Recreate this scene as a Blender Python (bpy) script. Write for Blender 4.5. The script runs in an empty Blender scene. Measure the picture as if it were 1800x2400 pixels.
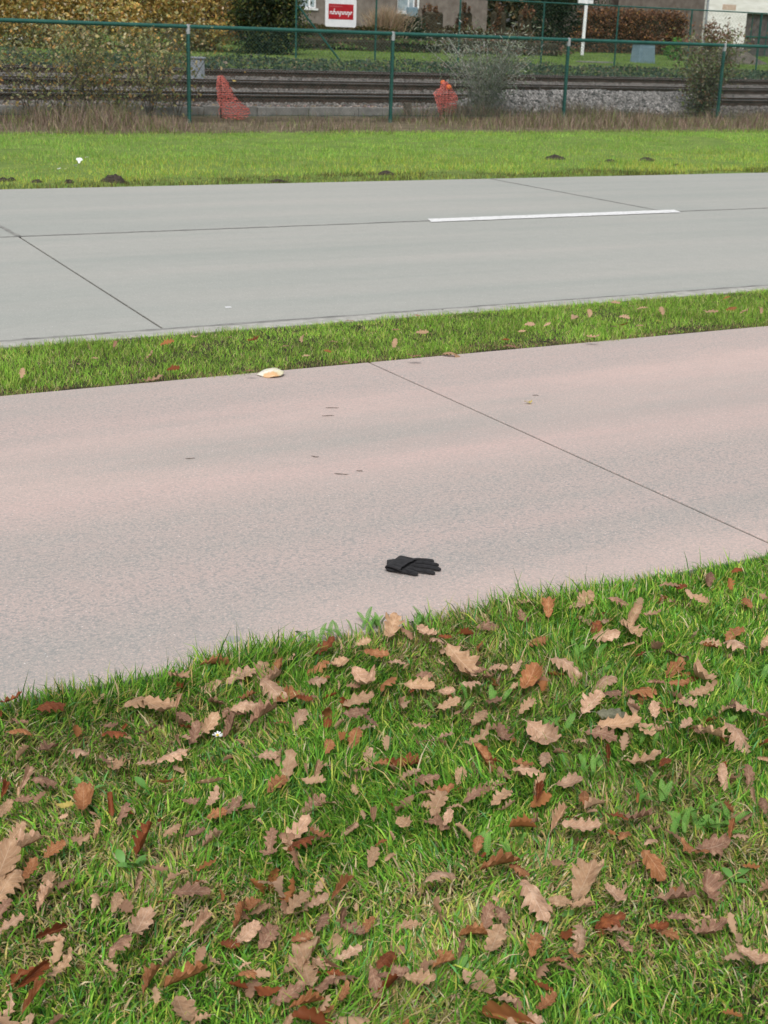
import bpy, bmesh, math, random
import numpy as np
from mathutils import Vector, Matrix, Euler

# ------------------------------------------------------------------ camera
random.seed(7); rng = np.random.default_rng(11)
S = bpy.context.scene
COL = S.collection
FPX, YAW, PITCH, ROLL, CH = 3208.3, 0.511861, 0.334324, 0.0338113, 1.55
F_ = np.array([math.sin(YAW)*math.cos(PITCH), math.cos(YAW)*math.cos(PITCH), -math.sin(PITCH)])
r0 = np.array([math.cos(YAW), -math.sin(YAW), 0.0]); u0 = np.cross(r0, F_)
R_ = math.cos(ROLL)*r0 + math.sin(ROLL)*u0
U_ = math.cos(ROLL)*u0 - math.sin(ROLL)*r0
cam_d = bpy.data.cameras.new('camera'); cam = bpy.data.objects.new('camera', cam_d); COL.objects.link(cam)
cam.matrix_world = Matrix(((R_[0], U_[0], -F_[0], 0), (R_[1], U_[1], -F_[1], 0), (R_[2], U_[2], -F_[2], CH), (0, 0, 0, 1)))
cam_d.sensor_fit = 'HORIZONTAL'; cam_d.sensor_width = 24.0; cam_d.lens = FPX/1800*24.0
cam_d.clip_start = 0.05; cam_d.clip_end = 2000
cam_d.dof.use_dof = True; cam_d.dof.focus_distance = 3.9; cam_d.dof.aperture_fstop = 11.0
S.camera = cam

# ------------------------------------------------------------------ light
SUN_EL, SUN_AZ = math.radians(52), math.radians(215)      # azimuth: direction the light comes from, clockwise from +Y
w = bpy.data.worlds.new('World'); S.world = w; w.use_nodes = True
nt = w.node_tree; bg = nt.nodes['Background']
sky = nt.nodes.new('ShaderNodeTexSky'); sky.sky_type = 'NISHITA'; sky.sun_disc = False
sky.sun_elevation = SUN_EL; sky.sun_rotation = SUN_AZ; sky.air_density = 1.0; sky.dust_density = 4.0; sky.ozone_density = 1.0
hs = nt.nodes.new('ShaderNodeHueSaturation'); hs.inputs['Saturation'].default_value = 0.22
nt.links.new(sky.outputs[0], hs.inputs['Color']); nt.links.new(hs.outputs[0], bg.inputs[0]); bg.inputs[1].default_value = 0.118
sd = bpy.data.lights.new('sun', 'SUN'); sd.energy = 1.75; sd.angle = math.radians(18); sd.color = (1, 0.97, 0.93)
so = bpy.data.objects.new('sun', sd); COL.objects.link(so)
sdir = Vector((math.sin(SUN_AZ)*math.cos(SUN_EL), math.cos(SUN_AZ)*math.cos(SUN_EL), math.sin(SUN_EL)))
so.rotation_euler = sdir.to_track_quat('Z', 'Y').to_euler(); so.location = (0, -5, 30)
S.view_settings.view_transform = 'Standard'; S.view_settings.look = 'None'
S.view_settings.gamma = 1; S.view_settings.use_curve_mapping = False
S.view_settings.exposure = 0.1
S.render.engine = 'CYCLES'; S.render.resolution_x = 768; S.render.resolution_y = 1024

# ------------------------------------------------------------------ helpers
def ray(px, py): return F_ + (px-900)/FPX*R_ - (py-1200)/FPX*U_
def onz(px, py, z=0.0):
    d = ray(px, py); t = (z-CH)/d[2]; return np.array([0, 0, CH]) + t*d
def ony(px, py, Y):
    d = ray(px, py); return np.array([0, 0, CH]) + d*(Y/d[1])
def proj(P):
    P = np.atleast_2d(P) - np.array([0, 0, CH]); k = P@F_
    return 900 + FPX*(P@R_)/k, 1200 - FPX*(P@U_)/k, k
def vnoise(x, y, scale, seed=0):
    x = np.asarray(x, float)*scale; y = np.asarray(y, float)*scale
    xi = np.floor(x).astype(np.int64); yi = np.floor(y).astype(np.int64); fx = x-xi; fy = y-yi
    fx = fx*fx*(3-2*fx); fy = fy*fy*(3-2*fy)
    def hsh(a, b):
        n = (a*374761393 + b*668265263 + seed*974711) & 0x7fffffff
        n = ((n ^ (n >> 13))*1274126177) & 0x7fffffff
        return ((n ^ (n >> 16)) & 0xffff)/65535.0
    return (hsh(xi, yi)*(1-fx)+hsh(xi+1, yi)*fx)*(1-fy)+(hsh(xi, yi+1)*(1-fx)+hsh(xi+1, yi+1)*fx)*fy
def fbm(x, y, s, seed=0): return .55*vnoise(x, y, s, seed)+.3*vnoise(x, y, s*2.3, seed+5)+.15*vnoise(x, y, s*5.1, seed+9)

def tag(o, label=None, cat=None, group=None, kind=None):
    if label: o['label'] = label
    if cat: o['category'] = cat
    if group: o['group'] = group
    if kind: o['kind'] = kind
    return o
def link(o, parent=None):
    COL.objects.link(o)
    if parent is not None: o.parent = parent
    return o
def empty(name, loc=(0, 0, 0), rz=0.0):
    o = bpy.data.objects.new(name, None); o.location = loc; o.rotation_euler = (0, 0, rz); o.empty_display_size = .1
    return link(o)
def np_mesh(name, V, T, mat, colors=None, smooth=False, uv=None):
    V = np.ascontiguousarray(V, np.float32); T = np.ascontiguousarray(T, np.int32)
    me = bpy.data.meshes.new(name); k = T.shape[1]
    me.vertices.add(len(V)); me.vertices.foreach_set('co', V.ravel())
    me.loops.add(T.size); me.loops.foreach_set('vertex_index', T.ravel())
    me.polygons.add(len(T)); me.polygons.foreach_set('loop_start', np.arange(0, T.size, k, dtype=np.int32))
    me.polygons.foreach_set('loop_total', np.full(len(T), k, np.int32))
    if smooth: me.polygons.foreach_set('use_smooth', np.ones(len(T), bool))
    me.update(calc_edges=True)
    if colors is not None:
        a = me.attributes.new('Col', 'FLOAT_COLOR', 'POINT')
        c = np.ones((len(V), 4), np.float32); c[:, :3] = colors; a.data.foreach_set('color', c.ravel())
    if mat: me.materials.append(mat)
    return me
def np_obj(name, V, T, mat, parent=None, colors=None, smooth=False):
    o = bpy.data.objects.new(name, np_mesh(name, V, T, mat, colors, smooth)); return link(o, parent)

class MB:
    def __init__(s): s.v = []; s.f = []
    def box(s, x0, x1, y0, y1, z0, z1):
        b = len(s.v); s.v += [(x0,y0,z0),(x1,y0,z0),(x1,y1,z0),(x0,y1,z0),(x0,y0,z1),(x1,y0,z1),(x1,y1,z1),(x0,y1,z1)]
        s.f += [tuple(b+i for i in q) for q in ((0,3,2,1),(4,5,6,7),(0,1,5,4),(1,2,6,5),(2,3,7,6),(3,0,4,7))]; return s
    def tube(s, pts, rad, n=8, caps=True):
        pts = [Vector(p) for p in pts]; rad = [rad]*len(pts) if not hasattr(rad, '__len__') else rad
        b = len(s.v); prev = None
        for i, p in enumerate(pts):
            d = (pts[min(i+1, len(pts)-1)]-pts[max(i-1, 0)]).normalized()
            a = d.cross(Vector((0, 0, 1)) if abs(d.z) < .95 else Vector((1, 0, 0))).normalized()
            if prev is not None:
                a = (prev - d*prev.dot(d)).normalized()
            prev = a; c = d.cross(a)
            for k in range(n):
                t = 2*math.pi*k/n; s.v.append(tuple(p + (a*math.cos(t)+c*math.sin(t))*rad[i]))
        for i in range(len(pts)-1):
            for k in range(n):
                k2 = (k+1) % n; s.f.append((b+i*n+k, b+i*n+k2, b+(i+1)*n+k2, b+(i+1)*n+k))
        if caps: s.f.append(tuple(b+k for k in reversed(range(n)))); s.f.append(tuple(b+(len(pts)-1)*n+k for k in range(n)))
        return s
    def poly(s, pts):
        b = len(s.v); s.v += [tuple(p) for p in pts]; s.f.append(tuple(range(b, b+len(pts)))); return s
    def prism_x(s, prof, x0, x1):       # profile [(y,z)] extruded along x
        b = len(s.v); n = len(prof)
        s.v += [(x0, y, z) for y, z in prof]+[(x1, y, z) for y, z in prof]
        for k in range(n): k2 = (k+1) % n; s.f.append((b+k, b+k2, b+n+k2, b+n+k))
        s.f.append(tuple(b+k for k in reversed(range(n)))); s.f.append(tuple(b+n+k for k in range(n))); return s
    def build(s, name, mat, parent=None, smooth=False, loc=None, bevel=0):
        me = bpy.data.meshes.new(name); me.from_pydata(s.v, [], s.f); 
        bm = bmesh.new(); bm.from_mesh(me); bmesh.ops.recalc_face_normals(bm, faces=bm.faces)
        if bevel: bmesh.ops.bevel(bm, geom=bm.edges[:], offset=bevel, segments=1, affect='EDGES')
        bm.to_mesh(me); bm.free()
        if smooth: me.polygons.foreach_set('use_smooth', [True]*len(me.polygons))
        me.materials.append(mat); o = bpy.data.objects.new(name, me)
        if loc is not None: o.location = loc
        return link(o, parent)

# ------------------------------------------------------------------ materials
def newmat(name):
    m = bpy.data.materials.new(name); m.use_nodes = True; n = m.node_tree
    return m, n, n.nodes['Principled BSDF'], n.nodes['Material Output']
def N(n, t, **kw):
    x = n.nodes.new(t)
    for k, v in kw.items():
        if k in x.inputs: x.inputs[k].default_value = v
        else: setattr(x, k, v)
    return x
def noise(n, vec, scale, detail=4, rough=.55):
    x = N(n, 'ShaderNodeTexNoise'); x.inputs['Scale'].default_value = scale; x.inputs['Detail'].default_value = detail; x.inputs['Roughness'].default_value = rough
    n.links.new(vec, x.inputs['Vector']); return x.outputs['Fac']
def ramp(n, fac, stops):
    x = N(n, 'ShaderNodeValToRGB'); e = x.color_ramp.elements
    while len(e) < len(stops): e.new(.5)
    for i, (p, c) in enumerate(stops): e[i].position = p; e[i].color = (*c, 1) if len(c) == 3 else c
    n.links.new(fac, x.inputs['Fac']); return x.outputs['Color']
def mix(n, fac, a, b, mode='MIX'):
    x = N(n, 'ShaderNodeMix'); x.data_type = 'RGBA'; x.blend_type = mode
    for s, v in ((x.inputs[0], fac), (x.inputs[6], a), (x.inputs[7], b)):
        if hasattr(v, 'is_output'): n.links.new(v, s)
        else: s.default_value = v if not hasattr(v, '__len__') else (*v, 1)
    return x.outputs[2]
def mth(n, op, a, b=None):
    x = N(n, 'ShaderNodeMath'); x.operation = op
    for s, v in ((x.inputs[0], a), (x.inputs[1], b)):
        if v is None: continue
        if hasattr(v, 'is_output'): n.links.new(v, s)
        else: s.default_value = v
    return x.outputs[0]
def bump(n, bs, h, strength=.3, dist=.01):
    b = N(n, 'ShaderNodeBump'); b.inputs['Strength'].default_value = strength; b.inputs['Distance'].default_value = dist
    n.links.new(h, b.inputs['Height']); n.links.new(b.outputs[0], bs.inputs['Normal'])
def pos(n, scale=None):
    g = N(n, 'ShaderNodeNewGeometry').outputs['Position']
    if scale is None: return g
    m = N(n, 'ShaderNodeMapping'); m.inputs['Scale'].default_value = scale; n.links.new(g, m.inputs['Vector']); return m.outputs[0]
def m_noisy(name, a, b, scale=8, rough=.8, bstr=.25, bdist=.01, stretch=None, metal=0, spec=.3, lo=.35, hi=.65):
    m, n, bs, o = newmat(name); v = pos(n, stretch)
    f = noise(n, v, scale); n.links.new(ramp(n, f, [(lo, a), (hi, b)]), bs.inputs['Base Color'])
    bs.inputs['Roughness'].default_value = rough; bs.inputs['Metallic'].default_value = metal; bs.inputs['Specular IOR Level'].default_value = spec
    if bstr: bump(n, bs, noise(n, v, scale*4), bstr, bdist)
    return m
def m_leafy(name, trans=.35, rough=.55, spec=.25, noisescale=0):
    m, n, bs, o = newmat(name); at = N(n, 'ShaderNodeAttribute'); at.attribute_name = 'Col'
    c = at.outputs['Color']
    if noisescale:
        f = noise(n, pos(n), noisescale, 2); c = mix(n, mth(n, 'MULTIPLY', f, .5), c, (.02, .02, .01))
    n.links.new(c, bs.inputs['Base Color']); bs.inputs['Roughness'].default_value = rough; bs.inputs['Specular IOR Level'].default_value = spec
    t = N(n, 'ShaderNodeBsdfTranslucent'); n.links.new(c, t.inputs['Color'])
    mx = N(n, 'ShaderNodeMixShader'); mx.inputs[0].default_value = trans
    n.links.new(bs.outputs[0], mx.inputs[1]); n.links.new(t.outputs[0], mx.inputs[2]); n.links.new(mx.outputs[0], o.inputs['Surface']); return m

def m_concrete(name, light, mid, dark, wear, pits=.5, tint=None, band=False):
    m, n, bs, o = newmat(name); g = pos(n); st = pos(n, (.22, 1.1, 1)); st2 = pos(n, (.09, 2.2, 1))
    f1 = noise(n, st, 1.1, 5, .6); f2 = noise(n, g, 9, 6, .7); f3 = noise(n, g, 170, 3, .7); f4 = noise(n, st2, .8, 3)
    c = ramp(n, f1, [(.33, light), (.5, mid), (.66, dark)])
    sp = mth(n, 'ADD', mth(n, 'MULTIPLY', f1, .38), mth(n, 'MULTIPLY', f3, .62))
    c = mix(n, ramp(n, sp, [(.47, (0, 0, 0)), (.6, (1, 1, 1))]), c, wear)
    if tint:
        sy = N(n, 'ShaderNodeSeparateXYZ'); n.links.new(g, sy.inputs[0]); yw = mth(n, 'ADD', sy.outputs[1], mth(n, 'MULTIPLY', mth(n, 'SUBTRACT', f1, .5), 1.6))
    if band:
        wb = ramp(n, mth(n, 'DIVIDE', mth(n, 'SUBTRACT', yw, 3.0), 3.0), [(.0, (.2, .2, .2)), (.12, (1, 1, 1)), (.32, (.9, .9, .9)), (.46, (.12, .12, .12)), (.70, (.05, .05, .05)), (.84, (.6, .6, .6)), (.98, (.3, .3, .3))])
        gr = mth(n, 'MULTIPLY', wb, mth(n, 'ADD', mth(n, 'MULTIPLY', ramp(n, f3, [(.42, (0, 0, 0)), (.58, (1, 1, 1))]), .75), .25)); c = mix(n, gr, c, wear)
    if tint: c = mix(n, ramp(n, f4, [(.45, (0, 0, 0)), (.75, (.55, .55, .55))]), c, tint)
    c = mix(n, mth(n, 'MULTIPLY', ramp(n, f2, [(.35, (1, 1, 1)), (.6, (0, 0, 0))]), .16), c, tuple(x*.55 for x in mid))
    vo = N(n, 'ShaderNodeTexVoronoi'); vo.inputs['Scale'].default_value = 46; n.links.new(g, vo.inputs['Vector'])
    c = mix(n, mth(n, 'MULTIPLY', mth(n, 'LESS_THAN', vo.outputs['Distance'], .11), mth(n, 'GREATER_THAN', f3, .53)), c, (.85, .82, .8))
    vo2 = N(n, 'ShaderNodeTexVoronoi'); vo2.inputs['Scale'].default_value = 85; n.links.new(pos(n, (.8, 1, 1)), vo2.inputs['Vector'])
    f5 = noise(n, pos(n), 78, 6, .85); v3 = N(n, 'ShaderNodeTexVoronoi'); v3.inputs['Scale'].default_value = 118; n.links.new(g, v3.inputs['Vector']); s3 = N(n, 'ShaderNodeSeparateColor'); n.links.new(v3.outputs['Color'], s3.inputs[0])
    pit = mth(n, 'ADD', mth(n, 'MULTIPLY', ramp(n, f5, [(.505, (0, 0, 0)), (.585, (1, 1, 1))]), .45), mth(n, 'MULTIPLY', mth(n, 'GREATER_THAN', mth(n, 'ADD', s3.outputs[0], mth(n, 'MULTIPLY', mth(n, 'SUBTRACT', f2, .5), 1.2)), .74), .6))
    pit = mth(n, 'MAXIMUM', pit, mth(n, 'MULTIPLY', mth(n, 'MULTIPLY', mth(n, 'LESS_THAN', vo2.outputs['Distance'], .2), mth(n, 'GREATER_THAN', f2, .52)), .8))
    if band: pit = mth(n, 'MULTIPLY', pit, mth(n, 'ADD', mth(n, 'MULTIPLY', wb, .65), .35))
    c = mix(n, mth(n, 'MULTIPLY', pit, pits), c, (dark[0]*.52, dark[0]*.54, dark[0]*.53))
    lt5 = ramp(n, f5, [(.38, (1, 1, 1)), (.46, (0, 0, 0))]); c = mix(n, mth(n, 'MULTIPLY', lt5, .45), c, tuple(min(.8, x*1.28) for x in light))
    n.links.new(c, bs.inputs['Base Color']); bs.inputs['Roughness'].default_value = .85; bs.inputs['Specular IOR Level'].default_value = .25
    bump(n, bs, f3, .3, .002); return m

M = {}
M['path'] = m_concrete('pink_concrete', (.625, .49, .445), (.595, .475, .435), (.54, .455, .415), (.365, .36, .34), .85, (.665, .48, .445), True)
M['road'] = m_concrete('grey_concrete', (.435, .437, .408), (.412, .424, .395), (.382, .40, .372), (.372, .392, .368), .2, (.495, .475, .44))
M['joint'] = m_noisy('joint_filler', (.10, .097, .087), (.18, .172, .152), 20)
M['kerb'] = m_noisy('kerb_concrete', (.36, .36, .33), (.50, .49, .46), 14)
M['paint'] = m_noisy('road_paint', (.60, .61, .60), (.84, .85, .85), 26, .6, lo=.30, hi=.5)
M['soil'] = m_noisy('verge_soil', (.025, .022, .012), (.075, .065, .03), 14, .95, .6, .02)
M['turf'] = m_noisy('turf', (.12, .20, .04), (.19, .26, .06), 3, .95, .6, .02)
M['molesoil'] = m_noisy('mole_soil', (.035, .028, .022), (.10, .082, .066), 30, .95, .8, .03)
M['grass'] = m_leafy('grass_blades', .16, .65, .10)
M['leafcloud'] = m_leafy('leaf_cards', .3, .6, .2)
M['ballast'] = m_noisy('ballast_stone', (.10, .085, .075), (.30, .27, .25), 16, .9, .9, .05)
M['stone'] = m_noisy('ballast_pieces', (.10, .09, .08), (.25, .235, .22), 5, .9, .4, .02)
M['green'] = m_noisy('green_coating', (.012, .085, .07), (.02, .11, .09), 6, .4, 0, spec=.5)
M['wire'] = m_noisy('green_wire', (.05, .12, .10), (.09, .17, .145), 6, .5, 0)
M['galv'] = m_noisy('galvanised_cap', (.36, .38, .40), (.5, .52, .54), 30, .45, 0, metal=.4)
M['rust'] = m_noisy('rail_rust', (.035, .022, .017), (.085, .055, .042), 9, .85, .3)
M['railtop'] = m_noisy('rail_head', (.40, .40, .41), (.52, .52, .53), 9, .45, 0, metal=.3)
M['sleeper'] = m_noisy('sleeper', (.035, .028, .024), (.09, .075, .065), 7, .9)
M['cem'] = m_noisy('trough_concrete', (.17, .165, .155), (.27, .26, .245), 6, .9)
M['net'] = m_noisy('red_netting', (.78, .17, .14), (.92, .30, .26), 7, .6, 0)
M['orange'] = m_noisy('orange_plastic', (.85, .16, .045), (.95, .24, .08), 9, .45, 0)
M['bark'] = m_noisy('bark', (.07, .055, .04), (.15, .125, .10), 10, .9, .5)
M['palebark'] = m_noisy('pale_bark', (.32, .31, .29), (.5, .49, .46), 8, .9, .4)
M['brick'] = m_noisy('grey_brick', (.16, .13, .115), (.24, .205, .185), 3, .9, .3)
M['whitebrick'] = m_noisy('white_brick', (.72, .71, .67), (.88, .87, .85), 2.5, .9, .4, .02, stretch=(.5, .5, 3))
M['whitepl'] = m_noisy('white_plastic', (.72, .74, .76), (.82, .83, .84), 8, .4, 0)
M['signred'] = m_noisy('sign_red', (.36, .012, .02), (.43, .02, .03), 8, .45, 0)
M['signpink'] = m_noisy('sign_pink', (.42, .09, .10), (.5, .14, .15), 20, .5, 0)
M['cab'] = m_noisy('cabinet_blue_grey', (.16, .24, .30), (.22, .31, .37), 5, .5, 0)
M['cabgrey'] = m_noisy('cabinet_grey', (.20, .225, .25), (.32, .345, .37), 9, .6, 0)
M['darkgate'] = m_noisy('dark_gate', (.07, .06, .06), (.13, .115, .11), 4, .8)
M['pane'] = m_noisy('window_pane', (.25, .32, .36), (.45, .52, .55), 3, .1, 0, spec=.6)
M['rooftile'] = m_noisy('roof_tile', (.12, .06, .045), (.2, .10, .07), 6, .8)
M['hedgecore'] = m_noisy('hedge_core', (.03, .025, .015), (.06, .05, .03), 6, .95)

# ------------------------------------------------------------------ ground
def zg(Y):
    return np.interp(Y, [-60, 24, 25.6, 26.2, 28.8, 30.8, 33.2, 35, 37.5, 38.4, 40, 50, 62, 300, 1500], [-.012, -.012, .03, .15, .155, .25, .26, .37, .40, .48, .84, 1.12, 1.3, 2, 4])
def sheet(name, xs, ys, mat, amp=0, s=3, zoff=0, kind='structure', zf=None):
    X, Y = np.meshgrid(xs, ys); Z = (zf(Y) if zf else zg(Y)) + zoff + amp*(fbm(X, Y, s, 3)-.5)
    nx = len(xs); V = np.stack([X.ravel(), Y.ravel(), Z.ravel()], 1)
    i, j = np.meshgrid(np.arange(nx-1), np.arange(len(ys)-1)); a = (j*nx+i).ravel()
    o = np_obj(name, V, np.stack([a, a+1, a+nx+1, a+nx], 1), mat, smooth=True); o['kind'] = kind; return o
PN, PF, KN, RN, RC, RF = 3.02, 5.94, 6.90, 7.035, 10.70, 13.93
o = sheet('ground', np.concatenate([[-1500, -400, -60], np.linspace(-20, 60, 10), [120, 400, 1500]]), np.concatenate([[-1500, -100, -20], np.linspace(0, 60, 20), [150, 400, 1500]]), M['turf'], zf=lambda Y: zg(Y)-.35)
sheet('near_verge', np.arange(-4, 9, .04), np.arange(-1.6, PN+.03, .04), M['soil'], .035, 5, zf=lambda Y: -.022+0*Y)
sheet('middle_verge', np.arange(-10, 32, .1), np.arange(PF-.02, KN+.005, .06), M['soil'], .03, 5, zf=lambda Y: -.012+0*Y)
sheet('far_verge', np.arange(-16, 46, .2), np.concatenate([[RF-.02], np.arange(14.1, 21.4, .2)]), M['turf'], .05, 2, zoff=0)
sheet('fence_strip', np.arange(-16, 46, .2), np.arange(21.28, 25.5, .2), m_noisy('fence_strip_soil', (.10, .085, .05), (.19, .155, .10), 3, .95, .6, .02), .05, 2, zoff=.003)
sheet('railway_bed', np.arange(-16, 60, .25), np.arange(25.2, 38.8, .2), M['ballast'], .06, 3)
M['lawn'] = m_noisy('lawn_turf', (.09, .15, .035), (.17, .24, .06), 1.2, .95, .4, .03)
sheet('lawn', np.concatenate([np.arange(-16, 90, 1.0), [300]]), np.concatenate([np.arange(38.6, 62, .6), [80, 120, 300]]), M['lawn'], .10, .8, zoff=.004)

def slab_mesh(name, lx, ly, mat, gap=.011):
    m = MB(); m.box(gap/2, lx-gap/2, gap/2, ly-gap/2, -.18, 0)
    me = bpy.data.meshes.new(name); me.from_pydata(m.v, [], m.f); bm = bmesh.new(); bm.from_mesh(me); bmesh.ops.recalc_face_normals(bm, faces=bm.faces)
    bmesh.ops.bevel(bm, geom=[e for e in bm.edges if e.verts[0].co.z > -.01 and e.verts[1].co.z > -.01], offset=.004, segments=1, affect='EDGES')
    bm.to_mesh(me); bm.free(); me.materials.append(mat); return me
# cycle path: bed and slabs
def bed(name, x0, x1, y0, y1):
    o = MB().box(x0, x1, y0, y1, -.3, -.007).build(name, M['joint']); o['kind'] = 'structure'; return o
cyc = bed('cycle_path', -16, 42, PN-.005, PF+.005)
me = slab_mesh('slab', 6.45, PF-PN, M['path'], .015)
for k in range(-3, 6): 
    o = bpy.data.objects.new('slab', me); o.location = (3.22+6.45*(k-1)+6.45*0, PN, 0); link(o, cyc)
road = bed('road', -16, 48, KN, RF+.005)
me2 = slab_mesh('slab', 6.40, RF-RC, M['road'], .018); mel = slab_mesh('slab', 13.04, RC-RN, M['road'], .018)
for v in mel.vertices: v.co.x += .16*v.co.y/(RC-RN)        # the joints are laid slightly askew
for k in range(-3, 7):
    o = bpy.data.objects.new('slab', me2); o.location = (2.70+6.40*k, RC, 0); link(o, road)
for k in range(-1, 3):
    o = bpy.data.objects.new('slab', mel); o.location = (2.54+13.04*k, RN, 0); link(o, road)
mk = slab_mesh('kerb_strip', 3.2, RN-KN, M['kerb'], .012)
for k in range(-5, 14):
    o = bpy.data.objects.new('kerb_strip', mk); o.location = (1.1+3.2*k, KN, .002); link(o, road)
def sealant(p0, p1, wd, z=.0022):
    p0 = np.array(p0); p1 = np.array(p1); n_ = max(30, int(np.linalg.norm(p1-p0)/.08)); t = np.linspace(0, 1, n_)[:, None]; c = p0+(p1-p0)*t; d = (p1-p0)/np.linalg.norm(p1-p0); s_ = np.array([-d[1], d[0]])
    w1 = wd*.5*(.55+.9*rng.random((n_, 1))); w2 = wd*.5*(.55+.9*rng.random((n_, 1))); A = c+s_*w1; B = c-s_*w2
    V = np.concatenate([np.c_[A, np.full(n_, z)], np.c_[B, np.full(n_, z)]]); i = np.arange(n_-1); return np_obj('joint_sealant', V, np.stack([i, i+1, i+n_+1, i+n_], 1), M['seal'], road)
M['seal'] = m_noisy('joint_sealant', (.20, .20, .19), (.32, .32, .30), 12, .8)
sealant((-14, RC), (44, RC), .042); sealant((-14, RN), (44, RN), .04)
for k in range(-2, 6): sealant((2.70+6.40*k, RC+.03), (2.70+6.40*k, RF-.02), .036)
# white lane dash: ragged-edged sheet
a = onz(998, 517)[0]; b = onz(1569, 493)[0]
xs = np.linspace(a, b, 60); top = RC+.072+rng.normal(0, .004, 60); bot = RC-.072+rng.normal(0, .004, 60)
def dash(x0, x1):
    xs = np.linspace(x0, x1, 60); t = RC+.10+rng.normal(0, .005, 60); bo = RC-.10+rng.normal(0, .004, 60)
    V = np.concatenate([np.stack([xs+.06, t, xs*0+.006], 1), np.stack([xs-.02, bo, xs*0+.006], 1)]); i = np.arange(59)
    return np_obj('lane_dash', V, np.stack([i+60, i+61, i+1, i], 1), M['paint'], road)
dash(a, b)
for k in (-2, -1, 1, 2): dash(a+10.4*k, b+10.4*k)

# ------------------------------------------------------------------ grass
def blades(P, h, wd, az, lean, yaw, C, segs=3, tipc=None):
    n = len(P); lv = []; cs = []
    sx = np.cos(yaw); sy = np.sin(yaw); dx = np.cos(az); dy = np.sin(az)
    for k in range(segs+1):
        t = k/segs; hz = h*t*np.sqrt(np.clip(1-(lean*t)**2*.75, .05, 1)); off = h*lean*t**1.6
        c = np.stack([P[:, 0]+dx*off, P[:, 1]+dy*off, P[:, 2]+hz], 1)
        ww = wd*(.8+.4*t if t < .5 else 1.0*(1-(t-.5)/.5)**.7)*.5
        side = np.stack([sx*ww, sy*ww, 0*ww], 1)
        if k < segs: lv += [c-side, c+side]; cs += [C, C]
        else: lv.append(c); cs.append(C if tipc is None else tipc)
    m = 2*segs+1; V = np.stack(lv, 1).reshape(-1, 3); CC = np.stack(cs, 1).reshape(-1, 3); b = np.arange(n)*m; T = []
    for k in range(segs-1):
        T += [np.stack([b+2*k, b+2*k+1, b+2*k+3], 1), np.stack([b+2*k, b+2*k+3, b+2*k+2], 1)]
    T.append(np.stack([b+2*segs-2, b+2*segs-1, b+2*segs], 1))
    return V, np.concatenate(T), CC
def pick(pal, n, wts):
    pal = np.array(pal); i = rng.choice(len(pal), n, p=np.array(wts)/sum(wts))
    c = pal[i]*(1+rng.normal(0, .16, (n, 1))); return np.clip(c*(1+rng.normal(0, .06, (n, 3))), .005, .9)
GREENS = [(.125, .32, .03), (.19, .43, .045), (.31, .53, .07), (.045, .145, .02), (.46, .54, .09), (.64, .51, .18), (.70, .59, .34), (.14, .36, .10)]
GW = [3.0, 3.0, 2.3, 1.9, 1.1, .6, .6, .9]
edge = lambda x: PN-.012+.05*(vnoise(x, 0*x, 2.1, 4)-.5)+.03*(vnoise(x, 0*x, 7, 8)-.5)
# near verge
nb = 400000
X = rng.uniform(-1.8, 6.6, nb); Y = rng.uniform(.35, PN+.03, nb)
px, py, kk = proj(np.stack([X, Y, 0*X], 1)); inside = (px > -900) & (px < 2900) & (py < 3100)
keep = (Y < edge(X)) & (rng.random(nb) < np.where(inside, 1.0, .45)) & (rng.random(nb) < .5+.75*fbm(X, Y, 6, 21))
X, Y = X[keep], Y[keep]
# extra blades where the frame looks, so the turf closes
ex = rng.uniform(-.4, 4.4, 230000); ey = rng.uniform(.9, PN, 230000); px, py, kk = proj(np.stack([ex, ey, 0*ex], 1))
k2 = (px > -500) & (px < 2400) & (py < 2800) & (ey < edge(ex)); X = np.concatenate([X, ex[k2]]); Y = np.concatenate([Y, ey[k2]])
n = len(X); C = pick(GREENS, n, GW)
dry = fbm(X, Y, 2.2, 31); drym = rng.random(n) < np.clip((dry-.43)*2.8, 0, .62)
C[drym] = pick([(.52, .43, .17), (.58, .48, .28), (.42, .42, .12), (.36, .25, .12)], drym.sum(), [2, 2, 2, 1])
lush = np.clip((vnoise(X, Y, 3.1, 77)-.35)*1.6, 0, 1)
C *= (.52+.72*fbm(X, Y, 1.7, 93))[:, None]*np.array([[1.0, .99, 1.05]])
h = rng.uniform(.022, .056, n)*(.85+.8*lush)*np.where(drym, .75, 1); tall = (rng.random(n) < .03); h[tall] *= 1.6
ed = edge(X)-Y; h *= np.where(ed < .10, 1.25, 1); 
lean = np.clip(rng.normal(.62, .30, n), 0, 1.1); lean[drym] = np.clip(lean[drym]+.3, 0, 1.1)
az = rng.uniform(0, 2*np.pi, n)+.0; azc = 2*np.pi*vnoise(X, Y, 4, 55)*1.5; az = np.where(rng.random(n) < .5, azc+rng.normal(0, .5, n), az)
e2 = (ed < .06) & (rng.random(n) < .6); az[e2] = np.pi/2+rng.normal(0, .7, e2.sum())
Z = -.022+.035*(fbm(X, Y, 5, 3)-.5)
V, T, CC = blades(np.stack([X, Y, Z], 1), h, rng.uniform(.0020, .0052, n), az, lean, rng.uniform(0, np.pi, n), C, 3)
tag(np_obj('near_grass', V, T, M['grass'], colors=CC, smooth=True), 'short green grass with straw-coloured blades on the near verge', 'grass', kind='stuff')
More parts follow.
